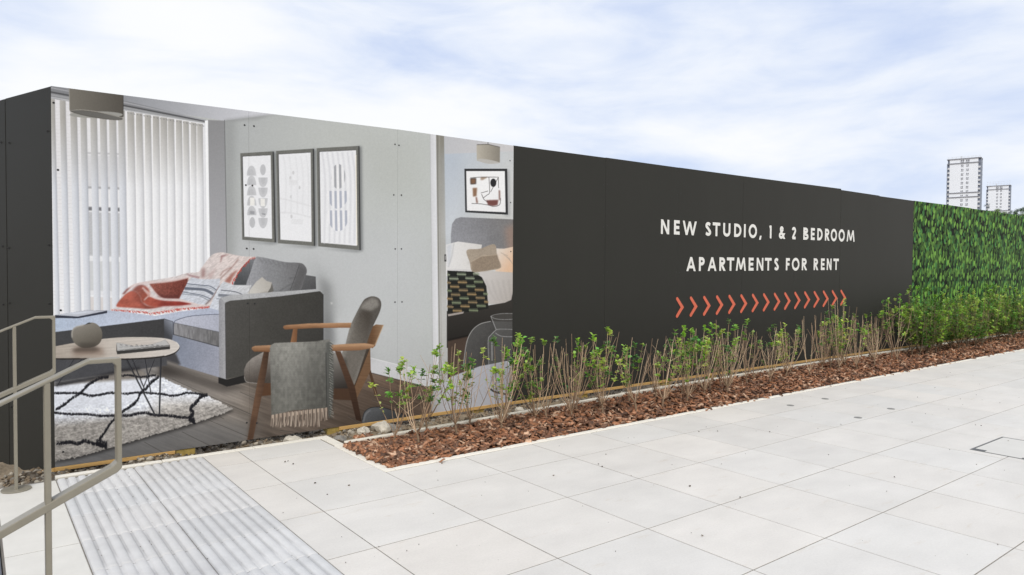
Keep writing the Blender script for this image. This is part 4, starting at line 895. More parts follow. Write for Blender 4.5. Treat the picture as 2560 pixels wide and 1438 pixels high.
# screws in pairs at the seams
M['screw'] = mat('black screw head', srgb(22, 22, 24), .5)
def screw(x, z, y=YH, r_=.0062):
    n = 8; me = bpy.data.meshes.get('screw_mesh')
    if me is None:
        v = [(r_ * math.cos(q * 2 * math.pi / n), -.0012, r_ * math.sin(q * 2 * math.pi / n)) for q in range(n)] + [(r_ * 1.15 * math.cos(q * 2 * math.pi / n), .0, r_ * 1.15 * math.sin(q * 2 * math.pi / n)) for q in range(n)]
        me = mesh('screw_mesh', v, [tuple(range(n))] + [(q, q + n, (q + 1) % n + n, (q + 1) % n) for q in range(n)]); me.materials.append(M['screw'])
    o = bpy.data.objects.new('screw', me); scene.collection.objects.link(o); o.location = (x, y - .0004, z); hp(o)
for p in [(134, 257), (145, 425), (152, 776), (158, 1130), (611.5, 313), (635, 315.5), (614.5, 463), (631, 464), (617, 621.5), (634, 622.5), (619, 758.5), (637, 759), (617, 1057), (642, 1058), (987.5, 361), (997.5, 363.5), (984.5, 487.5), (1003.5, 488), (988, 622.5), (1003.5, 622.5), (987.5, 755.5), (1005, 755),
          (1275, 402), (1285.5, 404.5), (1276.5, 506.5), (1290, 508), (1277, 629), (1290.5, 630), (1278, 752.5), (1290.5, 757.5), (992, 1014)]:
    x, z = wall(p); screw(x, z)
for i in range(4, 10):
    for zf_ in (.55, .98, 1.38, 1.72):
        for d in (-.028, .028): screw(seam[i] * H + d + R.uniform(-.008, .008), (zf_ + R.uniform(-.02, .02)) * H * .98)
for s, z in [(.44, 1.64), (.46, 1.09), (.46, .80), (.45, .25), (.03, 1.66), (.03, 1.10), (.03, .81), (.04, .10), (.53, 1.65), (.53, 1.1), (.53, .79)]:
    p = rp(s, .0045); screw(p[0], z * H, p[1])
# ---------------------------------------------------------------- lettering and chevrons
M['white_vinyl'] = mat('white vinyl', srgb(224, 224, 221), .5, (60, .03, 3))
M['coral'] = mat('coral vinyl', srgb(210, 102, 74), .5, (60, .04, 3))
def arc(cx, cy, rx, ry, a0, a1, n=18): return [(cx + rx * math.cos(math.radians(a0 + (a1 - a0) * i / n)), cy + ry * math.sin(math.radians(a0 + (a1 - a0) * i / n))) for i in range(n + 1)]
# strokes in a unit box: (points) centre lines
W_ = .222
def glyph(ch):
    w = W_ / 2
    E = 1 - w
    return {'N': [[(.1, 0), (.1, 1)], [(.1, 1), (.9, 0)], [(.9, 0), (.9, 1)]],
            'E': [[(.14, 0), (.14, 1)], [(.14, E), (1, E)], [(.14, .5), (.92, .5)], [(.14, w), (1, w)]],
            'F': [[(.14, 0), (.14, 1)], [(.14, E), (1, E)], [(.14, .5), (.9, .5)]],
            'W': [[(.05, 1), (.27, 0)], [(.27, 0), (.5, .97)], [(.5, .97), (.73, 0)], [(.73, 0), (.95, 1)]],
            'T': [[(0, E), (1, E)], [(.5, 0), (.5, 1)]], 'I': [[(.5, 0), (.5, 1)]], '1': [[(.62, 0), (.62, 1)], [(.0, .86), (.62, .93)]],
            'U': [[(.12, 1), (.12, .38)] + arc(.5, .36, .38, .36 - w, 180, 360) + [(.88, .38), (.88, 1)]],
            'O': [arc(.5, .5, .42, .5 - w * .7, 0, 360, 36)], 'D': [[(.12, 0), (.12, 1)], [(.12, E), (.35, E)] + arc(.35, .5, .53, .5 - w, 90, -90, 22) + [(.12, w)]],
            'P': [[(.14, 0), (.14, 1)], [(.14, E), (.5, E)] + arc(.5, .70, .37, .30 - w, 90, -90, 14) + [(.14, .40 + w)]],
            'R': [[(.14, 0), (.14, 1)], [(.14, E), (.48, E)] + arc(.48, .71, .36, .29 - w, 90, -90, 14) + [(.14, .42 + w)], [(.42, .44), (.92, .0)]],
            'B': [[(.14, 0), (.14, 1)], [(.14, E), (.45, E)] + arc(.45, .76, .33, .24 - w, 90, -90, 12) + [(.14, .52 + w)], [(.14, .52), (.5, .52)] + arc(.5, .27, .38, .27 - w, 90, -90, 14) + [(.14, w)]],
            'M': [[(.06, 0), (.2, 1)], [(.2, 1), (.5, .1)], [(.5, .1), (.8, 1)], [(.8, 1), (.94, 0)]],
            'A': [[(.05, 0), (.5, 1)], [(.95, 0), (.5, 1)], [(.24, .30), (.76, .30)]],
            'S': [[(.9, .82)] + arc(.5, .74, .36, .26 - w, 45, 250, 12) + [(.62, .47)] + arc(.5, .265, .42, .265 - w, 60, -140, 14) + [(.06, .2)]],
            '2': [[(.1, .74)] + arc(.48, .70, .38, .30 - w, 165, -25, 14) + [(.12, .09)], [(.06, w), (.98, w)]],
            '&': [[(.98, .0), (.32, .62)], arc(.46, .76, .2, .24 - w, 0, 360, 22), arc(.38, .27, .30, .27 - w, 0, 360, 26), [(.62, .15), (.95, .46)]],
            ',': [[(.75, .17), (.25, -.14)]]}[ch]
def stroke_mesh(b, P, wx, y):
    """constant-width mitred strip in board plane; P list of (x,z) metres"""
    P = np.array(P)
    if len(P) == 2 and abs(P[0, 0] - P[1, 0]) > .004 and abs(P[0, 1] - P[1, 1]) > .5 * abs(P[0, 0] - P[1, 0]):      # slanted stroke with level ends
        dx, dz = P[1] - P[0]; hx = wx / 2 * math.hypot(dx, dz) / abs(dz); k = len(b.v)
        b.v += [(P[0, 0] - hx, y, P[0, 1]), (P[0, 0] + hx, y, P[0, 1]), (P[1, 0] + hx, y, P[1, 1]), (P[1, 0] - hx, y, P[1, 1])]; b.f.append((k, k + 1, k + 2, k + 3)); return
    keep = [0] + [i for i in range(1, len(P)) if np.linalg.norm(P[i] - P[i - 1]) > .002]; P = P[keep]
    n = len(P); d = np.diff(P, axis=0); d /= np.linalg.norm(d, axis=1)[:, None]; nn_ = np.stack([-d[:, 1], d[:, 0]], 1)
    L_, R_ = [], []
    for i in range(n):
        if i == 0: m_ = nn_[0]
        elif i == n - 1: m_ = nn_[-1]
        else:
            m_ = nn_[i - 1] + nn_[i]; m_ /= max(np.linalg.norm(m_), 1e-6); m_ = m_ / max(m_ @ nn_[i], .5)
        L_.append(P[i] + m_ * wx / 2); R_.append(P[i] - m_ * wx / 2)
    k = len(b.v); b.v += [(p[0], y, p[1]) for p in L_] + [(p[0], y, p[1]) for p in R_]
    b.f += [(k + i, k + i + 1, k + n + i + 1, k + n + i) for i in range(n - 1)]
def text_line(chars, top, bot, label):
    # top/bot: sheet rows of the cap line at the first and last letter
    z1a, z1b = wall(top[0])[1], wall(top[1])[1]; z0a, z0b = wall(bot[0])[1], wall(bot[1])[1]; xa, xb = wall(top[0])[0], wall(top[1])[0]
    for ch, l_, r_ in chars:
        b = MB(); k = 0; cy = (top[0][1] + bot[0][1]) / 2
        x0 = wall((1280 + l_ / 2.6625, cy))[0]; x1 = wall((1280 + r_ / 2.6625, cy))[0]; t_ = (x0 - xa) / (xb - xa)
        z1 = z1a + (z1b - z1a) * t_; z0 = z0a + (z0b - z0a) * t_; hh = z1 - z0; sw = W_ * hh
        wx = x1 - x0; P_ = lambda st: [(x0 + sw * .5 + (wx - sw) * (u - lo) / max(hi - lo, 1e-6) if hi - lo > .01 else x0 + wx / 2, z0 + hh * v) for u, v in st]
        G_ = glyph(ch); us = [u for st in G_ for u, v in st]; lo, hi = min(us), max(us)
        if ch in 'EFT': 
            fx = lambda u: x0 + wx * u
            G_ = [[((u if ch == 'T' else (max(u, .0) if u > .5 else (0 if q else sw / 2 / wx))), v) for u, v in st] for q, st in enumerate(G_)]
            P_ = lambda st: [(fx(u), z0 + hh * v) for u, v in st]
        for st in G_:
            k += 1; stroke_mesh(b, P_(st), sw * (.92 if ch in 'MWNA' else 1), YH - .0022 - .00025 * k)
        me = mesh('letter', b.v, b.f); o = link('letter', me, M['white_vinyl']); hp(o)
        bm = bmesh.new(); bm.from_mesh(me)
        for f in bm.faces:
            if f.normal.y > 0: f.normal_flip()
        bm.to_mesh(me); bm.free()
text_line([('N', 990, 1046), ('E', 1077, 1115), ('W', 1135, 1228), ('S', 1284, 1325), ('T', 1335, 1385), ('U', 1405, 1453), ('D', 1478, 1526), ('I', 1541, 1557), ('O', 1575, 1630), (',', 1645, 1661), ('1', 1708, 1727), ('&', 1776, 1818), ('2', 1861, 1893), ('B', 1939, 1973), ('E', 1989, 2015), ('D', 2032, 2067), ('R', 2083, 2113), ('O', 2122, 2163), ('O', 2174, 2215), ('M', 2228, 2281)],
          ((1652, 548.5), (2135, 576)), ((1652, 585), (2135, 604.5)), 'white capitals reading NEW STUDIO, 1 & 2 BEDROOM')
text_line([('A', 1160, 1222), ('P', 1243, 1281), ('A', 1302, 1360), ('R', 1379, 1420), ('T', 1429, 1478), ('M', 1489, 1556), ('E', 1574, 1607), ('N', 1627, 1672), ('T', 1682, 1727), ('S', 1743, 1775), ('F', 1822, 1848), ('O', 1862, 1912), ('R', 1928, 1962), ('R', 2007, 2037), ('E', 2055, 2080), ('N', 2094, 2126), ('T', 2138, 2174)],
          ((1716, 642.5), (2096, 646.8)), ((1716, 678), (2096, 675)), 'white capitals reading APARTMENTS FOR RENT')
xa, za1 = wall((1690, 743)); _, za0 = wall((1690, 795)); xb, zb1 = wall((2101, 724.5)); _, zb0_ = wall((2101, 765)); tip0 = wall((1707, 768))[0]; tip1 = wall((2113, 745))[0]
for k in range(16):
    t_ = k / 15; x = xa + (xb - xa) * t_; z1 = za1 + (zb1 - za1) * t_ - .02; z0 = za0 + (zb0_ - za0) * t_ + .02; xt = (tip0 - xa) + ((tip1 - xb) - (tip0 - xa)) * t_ - .012
    b = MB(); w = .040; zm = (z0 + z1) / 2; pts = []
    d = np.array([xt, zm - z1]); d /= np.linalg.norm(d); n_ = np.array([d[1], -d[0]])   # outward (right/up)
    if n_[0] < 0: n_ = -n_
    top = np.array([x + .02, z1]); bot = np.array([x + .02, z0]); tipv = np.array([x + xt, zm]); n2 = np.array([n_[0], -n_[1]])
    cap = lambda c, a0, a1: [(c[0] + w / 2 * math.cos(math.radians(a)), c[1] + w / 2 * math.sin(math.radians(a))) for a in np.linspace(a0, a1, 8)]
    ang = math.degrees(math.atan2(n_[1], n_[0]))
    mx_ = w / 2 / max(abs(n_[0]), .2)
    poly = cap(top, ang, ang + 180) + [(tipv[0] - mx_, tipv[1])] + cap(bot, 180 - ang, 360 - ang) + [(tipv[0] + mx_, tipv[1])]
    b.plate([(p[0], p[1]) for p in poly], YH - .0030, YH - .0012); hp(b.build('chevron', M['coral']))
# ================================================================= HANDRAILS
M['rail'] = mat('taupe painted steel', srgb(138, 133, 120), .36, (25, .05, 4), (300, .06, .001), spec=.5)
def handrail(Yc, X_end, ztop, zlow, xk, xp, slope, z_foot, label, low_end=None):
    root = empty('handrail', (xp, Yc, 0)); tag(root, label, 'handrail')
    d = .025; t = .0072
    def add(name, b, bev=.003):
        o = b.build(name, M['rail'], bevel=bev); o.parent = root; o.matrix_parent_inverse = Matrix.Translation((-xp, -Yc, 0)); return o
    L_ = 2.1
    xe = xk - L_
    # upper rail: level end, then raking
    b = MB(); P = [(X_end, ztop + t), (xk + .004, ztop + t), (xe, ztop + t - slope * L_), (xe, ztop - t - slope * L_), (xk - .002, ztop - t), (X_end - 2 * t - .012, ztop - t), (X_end - 2 * t, ztop - t - .012), (X_end - 2 * t, zlow + t + .016), (X_end - 2 * t - .014, zlow + t + .004)]
    sl = slope
    P += [(xe, zlow + t - sl * (X_end - xe - .02)), (xe, zlow - t - sl * (X_end - xe - .02)), (X_end - .012, zlow - t - .002), (X_end, zlow + .004)]
    b.plate(P, Yc - d, Yc + d); add('rail_loop', b)
    b = MB(); zt = ztop - slope * (xk - xp) - .004; b.box((xp - .0085, Yc - d + .001, z_foot), (xp + .0085, Yc + d - .001, zt)); add('post', b)
    b = MB(); n = 28; b.prism([(xp + .075 * math.cos(q * 2 * math.pi / n), Yc + .075 * math.sin(q * 2 * math.pi / n)) for q in range(n)], z_foot - .0, z_foot + .007); add('base_plate', b, .002)
    xq = xp - 1.2; b = MB(); zf = z_foot - .155 * 4; b.box((xq - .010, Yc - d + .001, zf), (xq + .010, Yc + d - .001, ztop - slope * (xk - xq) - .004)); add('post', b)
    b = MB(); b.prism([(xq + .075 * math.cos(q * 2 * math.pi / n), Yc + .075 * math.sin(q * 2 * math.pi / n)) for q in range(n)], zf, zf + .007); add('base_plate', b, .002)
    return root
handrail(3.79 * H, .298 * H, .766 * H, .511 * H, .222 * H, .146 * H, .44, .001, 'far taupe steel handrail standing on a round plate against the charcoal hoarding')
handrail(2.03 * H, .299 * H, .7605 * H, .482 * H, .226 * H, .141 * H, .485, .001, 'near taupe steel handrail crossing in front of the tactile slabs')
# small black plate under the far rail comes with the base plate itself
# ================================================================= ACCESS COVER AND LITTER
M['steel'] = mat('galvanised frame', srgb(120, 120, 118), .5, (60, .15, 3), metal=.6)
M['slabin'] = mat('cover inlay', srgb(206, 204, 199), .62, (5, .04, 6))
x0, x1, y0, y1 = 4.43 * H, 4.93 * H, .95 * H, 1.515 * H
cov = empty('access_cover', ((x0 + x1) / 2, (y0 + y1) / 2, 0)); tag(cov, 'recessed access cover with thin steel frame set in the paving at right edge', 'access cover')
def cp(o): o.parent = cov; o.matrix_parent_inverse = Matrix.Translation((-(x0 + x1) / 2, -(y0 + y1) / 2, 0)); return o
b = MB(); w = .011
b.box((x0, y0, -.015), (x0 + w, y1, .0030)); b.box((x1 - w, y0, -.015), (x1, y1, .0030)); b.box((x0 + w, y0, -.015), (x1 - w, y0 + w, .0030)); b.box((x0 + w, y1 - w, -.015), (x1 - w, y1, .0030)); cp(b.build('frame', M['steel']))
b = MB(); b.box((x0 + w + .003, y0 + w + .003, -.01), (x1 - w - .003, y1 - w - .003, .0022)); cp(b.build('inlay', M['slabin']))
M['lift'] = mat('dark lifting socket', srgb(92, 93, 94), .6)
for (a_, c) in ((x0 + .0, y1 - .17), (x0 + .0, y1 - .035)):
    pass
b = MB(); b.box((x0 + w, y1 - .09, .0023), (x0 + .06, y1 - w, .0034)); cp(b.build('lifting_socket', M['lift']))
b = MB(); b.box((x0 + w, y0 + .30, .0023), (x0 + .04, y0 + .42, .0034)); cp(b.build('lifting_socket', M['lift']))
# four dark studs in the paving round one slab
M['stud'] = mat('dark grey stud', srgb(134, 134, 131), .55, (80, .2, 3))
for p, lb in [((1976, 1014), 'dark paving stud nearest the bark bed, beside a joint crossing'), ((2063, 997.5), 'dark paving stud farthest back near the bark bed'), ((2227.5, 1022.5), 'dark paving stud on the right, touching a long joint'), ((2145, 1044.5), 'dark paving stud nearest the camera at a joint corner')]:
    x, y = ground(p); n = 18; b = MB(); b.prism([(.034 * math.cos(q * 2 * math.pi / n), .034 * math.sin(q * 2 * math.pi / n)) for q in range(n)], -.004, .0032)
    b.prism([(.016 * math.cos(q * 2 * math.pi / n), .016 * math.sin(q * 2 * math.pi / n)) for q in range(n)], .0031, .0050)
    o = b.build('paving_stud', M['stud'], bevel=.0006); o.location = (x, y, 0); tag(o, lb, 'paving stud', 'dark studs around one paving slab')
# crumbs: grit on the paving
pts = []; r = np.random.RandomState(77)
for k in range(560):
    if k < 420: x = r.uniform(.31, .93) * H; y = r.uniform(0, 1) ** .6 * 1.9 * H + 1.9 * H
    else: x = r.uniform(.95, 1) ** 1 * H + r.uniform(0, 1) ** 1.6 * 9; y = r.uniform(.5, 3.0) * H
    pts.append((x, y, .004))
for p in [(1495, 1162), (1503, 1168), (1856, 1245), (1750, 1080), (1794, 1079), (1383, 1190), (715, 1153), (736, 1160), (786, 1210), (820, 1235), (867, 1218), (1516, 1138), (1727, 1216), (1921, 1080), (2099, 1062), (2457, 1066), (2239, 1194), (1755, 1341), (716, 1155), (1105, 1160), (882, 1128)]:
    x, y = ground(p)
    for _ in range(1): pts.append((x + r.normal(0, .008), y + r.normal(0, .008), .005))
cols = [(112, 106, 98), (88, 82, 74), (134, 126, 114), (74, 64, 56)]
big = len(pts) - 21
cnt = [0]
def gs(r, x, y):
    cnt[0] += 1; s = r.uniform(.0012, .0038) if cnt[0] <= big else r.uniform(.006, .010)
    if cnt[0] > 420 and cnt[0] <= big: s = r.uniform(.0012, .004) * (1 + x * .08)
    return np.array([s, s * .7, s * .5])
Vv, Ff, Cc = scatter(pts, gs, lambda r: lin(cols[r.randint(4)]), seed=9, tilt=.2)
tag(link('grit', fast_mesh('grit', Vv, Ff, Cc), M['rubble']), 'dark grit and crumbs of stone scattered over the pale paving', 'grit', kind='stuff')
# ================================================================= PLANTER
M['mulch_bed'] = mat('mulch bed', srgb(84, 54, 38), .95, (30, .4, 6), (60, .8, .01))
nx = 300; Xb = np.concatenate([np.linspace(1.64 * H, 6, 200), np.linspace(6.05, 26 * H, 100)]); ny2 = 12
Xg, Tg = np.meshgrid(Xb, np.linspace(0, 1, ny2), indexing='ij'); Yr = np.array([[rear_y(v)] * ny2 for v in Xb]); Yg = 3.10 * H + (Yr - 3.10 * H) * Tg
Zg = -.016 + (n2d(Xg, Yg, .12, 40) - .5) * .02 + .012 * np.sin(Tg * math.pi)
idx = np.arange(len(Xb) * ny2).reshape(len(Xb), ny2); Fq = np.stack([idx[:-1, :-1], idx[1:, :-1], idx[1:, 1:], idx[:-1, 1:]], -1).reshape(-1, 4)
tag(link('planting_bed', fast_mesh('planting_bed', np.stack([Xg, Yg, Zg], -1).reshape(-1, 3), Fq, nv=4), M['mulch_bed']), kind='structure')
def chip(seed):
    r = np.random.RandomState(seed); n = 7; a_ = np.sort(r.uniform(0, 2 * math.pi, n)); rr = r.uniform(.6, 1, n)
    P = np.stack([np.cos(a_) * rr, np.sin(a_) * rr * r.uniform(.38, .7), r.uniform(-.12, .12, n)], 1); th = r.uniform(.10, .2)
    top = P * [.85, .85, 1] + [0, 0, th]; bot = P - [0, 0, th]; c1 = np.array([[r.normal(0, .1), r.normal(0, .1), th + r.uniform(.03, .14)]])
    Vc = np.vstack([top, bot, c1, [[0, 0, -th]]]); Fc = []
    for i in range(n):
        j = (i + 1) % n; Fc += [(i, j, 2 * n), (n + i, i, j) if False else (n + j, i, n + i) if False else (i, n + i, n + j), (i, n + j, j), (n + j, n + i, 2 * n + 1)]
    return Vc, np.array(Fc)
chips = [chip(s) for s in range(14)]
pts = []; r = np.random.RandomState(21)
for k in range(14000):
    x = 1.64 * H + r.uniform(0, 1) ** 1.55 * 19; ya, yb = 3.105 * H, rear_y(x) - .01; y = r.uniform(ya, yb); t_ = (y - ya) / (yb - ya)
    over = 0
    if y < ya + .03 and r.rand() < .3 and x > 5.2: y -= .05; over = .008
    z = -.012 + .022 * math.sin(t_ * math.pi) ** .6 + r.uniform(0, .022) + over
    pts.append((x, y, z))
for p in [(870, 1095)]:
    x, y = ground(p)
    for _ in range(10): pts.append((x + r.uniform(.04, .2), y + r.uniform(-.1, .02), .012))
for p in [(882, 1128), (893, 1140), (922, 1152), (1820, 1008), (1830, 1012), (1868, 1005), (1104, 1156)]:
    x, y = ground(p); pts.append((x, y, .010))
barks = [(156, 104, 74), (134, 88, 62), (110, 72, 52), (176, 128, 98), (122, 86, 66), (84, 58, 46), (200, 166, 140), (150, 100, 68), (100, 72, 58)]
Vv, Ff, Cc = scatter(pts, lambda r, x, y: np.array([1, 1, .8]) * (r.uniform(.016, .034) if r.rand() < .5 else r.uniform(.034, .056)), lambda r: (lin(barks[r.randint(len(barks))]) * .86 + lin((120, 96, 76)) * .22) * r.uniform(.75, 1.2), shp=chips, seed=15, tilt=.42)
M['bark'] = mat('pine bark', (0, 0, 0), .7, (45, .35, 6, (1, 3, 1)), (90, .6, .004), attr='tint', spec=.4)
tag(link('bark_mulch', fast_mesh('bark_mulch', Vv, Ff, Cc), M['bark']), 'red brown bark chips filling the long planting bed', 'bark mulch', kind='stuff')
# ---------------------------------------------------------------- hedge plants
M['twig'] = mat('privet twig', (0, 0, 0), .8, (60, .2, 4), attr='tint')
M['leaf'] = mat('privet leaf', (0, 0, 0), .42, (50, .12, 3), attr='tint', spec=.5)
nl = M['leaf'].node_tree; tr_ = nl.nodes.new('ShaderNodeBsdfTranslucent'); ms = nl.nodes.new('ShaderNodeMixShader'); at = [n for n in nl.nodes if n.type == 'ATTRIBUTE'][0]
bs = nl.nodes['Principled BSDF']; om = [n for n in nl.nodes if n.type == 'OUTPUT_MATERIAL'][0]
nl.links.new(at.outputs['Color'], tr_.inputs[0]); ms.inputs[0].default_value = .32; nl.links.new(bs.outputs[0], ms.inputs[1]); nl.links.new(tr_.outputs[0], ms.inputs[2]); nl.links.new(ms.outputs[0], om.inputs[0])
def plant(px, top, kind, label, group=None, lean=0.0, n_st=None, wide=1.0, seed=None):
    r = np.random.RandomState(seed if seed is not None else int(px[0] * 7 + px[1]))
    x, y = ground(px, .01); y = min(max(y, 3.14 * H), rear_y(x) - .05); hgt = height_at((x, y), top)
    root = empty('hedge_plant', (x, y, 0)); tag(root, label, 'hedge plant', group)
    n_st = n_st or {'sparse': 6, 'leafy': 15, 'twiggy': 17, 'mixed': 16, 'dense': 20}[kind]
    SV, SF, SC = [], [], []; LV, LF, LC = [], [], []; ns = 0; nl_ = 0
    tw = [(190, 164, 136), (172, 144, 118), (152, 128, 104), (204, 180, 152), (134, 112, 92)]
    def tube(P, r0, r1, col):
        nonlocal ns
        k = 5; m_ = len(P)
        for i, p in enumerate(P):
            rr = r0 + (r1 - r0) * i / (m_ - 1)
            if i < m_ - 1: t_ = P[i + 1] - P[i]
            t_ = t_ / np.linalg.norm(t_); u = np.cross(t_, [.3, 1, .1]); u /= np.linalg.norm(u); w = np.cross(t_, u)
            for q in range(k):
                a_ = q * 2 * math.pi / k; SV.append(p + (u * math.cos(a_) + w * math.sin(a_)) * rr); SC.append(col)
        for i in range(m_ - 1):
            for q in range(k): SF.append((ns + i * k + q, ns + i * k + (q + 1) % k, ns + (i + 1) * k + (q + 1) % k, ns + (i + 1) * k + q))
        ns += m_ * k
    def leaf(p, d, size, col):
        nonlocal nl_
        d = d / np.linalg.norm(d); u = np.cross(d, [0, 0, 1]); u /= max(np.linalg.norm(u), 1e-3); u = u + r.normal(0, .25, 3); up = np.cross(u, d); w = size * r.uniform(.26, .36); u /= np.linalg.norm(u); up /= np.linalg.norm(up)
        droop = -.12 * size
        a_ = p; m1 = p + d * size * .35 + np.array([0, 0, droop * .1]); m2 = p + d * size * .7 + np.array([0, 0, droop * .5]); tip = p + d * size + np.array([0, 0, droop * 1.4])
        fold = up * w * .3
        pts_ = [a_, m1 + u * w + fold, m2 + u * w * .75 + fold, tip, m2 - u * w * .75 + fold, m1 - u * w + fold, m1, m2]
        n0 = nl_; LV.extend(pts_); LC.extend([col] * 8); nl_ += 8
        LF.extend([(n0, n0 + 1, n0 + 6), (n0 + 1, n0 + 2, n0 + 7), (n0 + 1, n0 + 7, n0 + 6), (n0 + 2, n0 + 3, n0 + 7), (n0, n0 + 6, n0 + 5), (n0 + 6, n0 + 7, n0 + 4), (n0 + 6, n0 + 4, n0 + 5), (n0 + 7, n0 + 3, n0 + 4)])
    if kind == 'dense': tw = [(132, 114, 92), (116, 100, 80), (104, 90, 72), (146, 128, 104), (96, 82, 66)]
    greens = [(146, 184, 76), (124, 172, 66), (164, 196, 88), (106, 150, 66), (92, 130, 68), (132, 162, 74), (178, 198, 98)]
    if kind == 'dense': greens = greens + [(98, 140, 62), (86, 126, 54), (120, 154, 66)]
    fork = np.array([r.normal(0, .01), r.normal(0, .01), .05 + r.uniform(0, .06)])
    tube([np.array([0, 0, -.04]), fork * .6, fork], .0105, .008, lin(tw[2]) * .75)
    for s in range(n_st):
        a_ = r.uniform(0, 6.28); sp = r.uniform(.06, .24) * wide * (hgt / .6) ** .5
        hh = hgt * (r.uniform(.62, 1.0) if s else 1.0)
        if kind == 'sparse': hh = hgt * r.uniform(.7, 1.0) if s else hgt
        end = np.array([math.cos(a_) * sp + lean * hh, math.sin(a_) * sp * .75, hh]); 
        c1 = fork + np.array([math.cos(a_) * sp * r.uniform(.45, .95), math.sin(a_) * sp * .55, hh * r.uniform(.18, .34)])
        P = []
        for t_ in np.linspace(0, 1, 9):
            p = (1 - t_) ** 2 * fork + 2 * t_ * (1 - t_) * c1 + t_ ** 2 * end; P.append(p + r.normal(0, .0022, 3) * (t_ > 0))
        col = lin(tw[r.randint(len(tw))]) * r.uniform(.8, 1.1); tube(P, r.uniform(.0026, .0042), r.uniform(.0014, .0021), col)
        # side twigs
        for q in range(r.randint(0, 3)):
            k0 = r.randint(3, 7); d = np.array([r.normal(0, .5), r.normal(0, .5), 1.0]); d /= np.linalg.norm(d); tube([P[k0], P[k0] + d * .05, P[k0] + d * r.uniform(.08, .18) * (hgt / .6)], .0018, .001, col)
        leafy = {'sparse': .9, 'leafy': .68, 'twiggy': .10, 'mixed': .36, 'dense': 1.0}[kind]
        if r.rand() < leafy:
            lo = {'sparse': .5, 'leafy': .42, 'twiggy': .5, 'mixed': .4, 'dense': .25}[kind]
            t_ = lo + r.uniform(0, .15)
            bright = r.uniform(.85, 1.2); cg = np.array(greens[r.randint(len(greens))])
            for cl in range(r.randint(1, 4) if kind != 'dense' else r.randint(5, 9)):      # leaf rosettes at the nodes
                t_ = r.uniform(lo, .97); i = min(int(t_ * 8), 7); p = P[i] + (P[i + 1] - P[i]) * (t_ * 8 - i); dd = np.array([r.normal(0, .6), r.normal(0, .6), .8]); p2 = p + dd / np.linalg.norm(dd) * r.uniform(.008, .04)
                tube([p, (p + p2) / 2, p2], .0012, .0009, col)
                for q in range(r.randint(5, 11)):
                    b_ = r.uniform(0, 6.28); leaf(p2 - np.array([0, 0, r.uniform(0, .02)]), np.array([math.cos(b_), math.sin(b_), r.uniform(-.1, 1.2)]), r.uniform(.024, .050), lin(np.clip(cg * bright + r.normal(0, 10, 3), 0, 255)))
            t_ = lo
            while t_ < 1.0:
                i = min(int(t_ * 8), 7); p = P[i] + (P[i + 1] - P[i]) * (t_ * 8 - i); b_ = r.uniform(0, 6.28)
                if r.rand() < .38:
                    for sgn in (0, math.pi): leaf(p, np.array([math.cos(b_ + sgn), math.sin(b_ + sgn), r.uniform(.1, .9)]), r.uniform(.020, .040), lin(np.clip(cg * bright * .9 + r.normal(0, 9, 3), 0, 255)))
                t_ += r.uniform(.05, .09)
            for q in range(r.randint(7, 14)):      # terminal tuft
                b_ = r.uniform(0, 6.28); leaf(P[-1] - np.array([0, 0, r.uniform(0, .05)]), np.array([math.cos(b_), math.sin(b_), r.uniform(.0, 1.3)]), r.uniform(.026, .052), lin(np.clip(cg * 1.08 + r.normal(0, 8, 3), 0, 255)))
        elif r.rand() < .35:
            for q in range(3): b_ = r.uniform(0, 6.28); leaf(P[r.randint(3, 8)], np.array([math.cos(b_), math.sin(b_), .6]), r.uniform(.012, .024), lin(greens[r.randint(5)]))
    me = fast_mesh('stems', np.array(SV), np.array(SF), np.array(SC), nv=4); me.polygons.foreach_set('use_smooth', [True] * len(me.polygons)); o = link('stems', me, M['twig'], root)
    if LV:
        o = link('foliage', fast_mesh('foliage', np.array(LV), np.array(LF), np.array(LC)), M['leaf'], root)
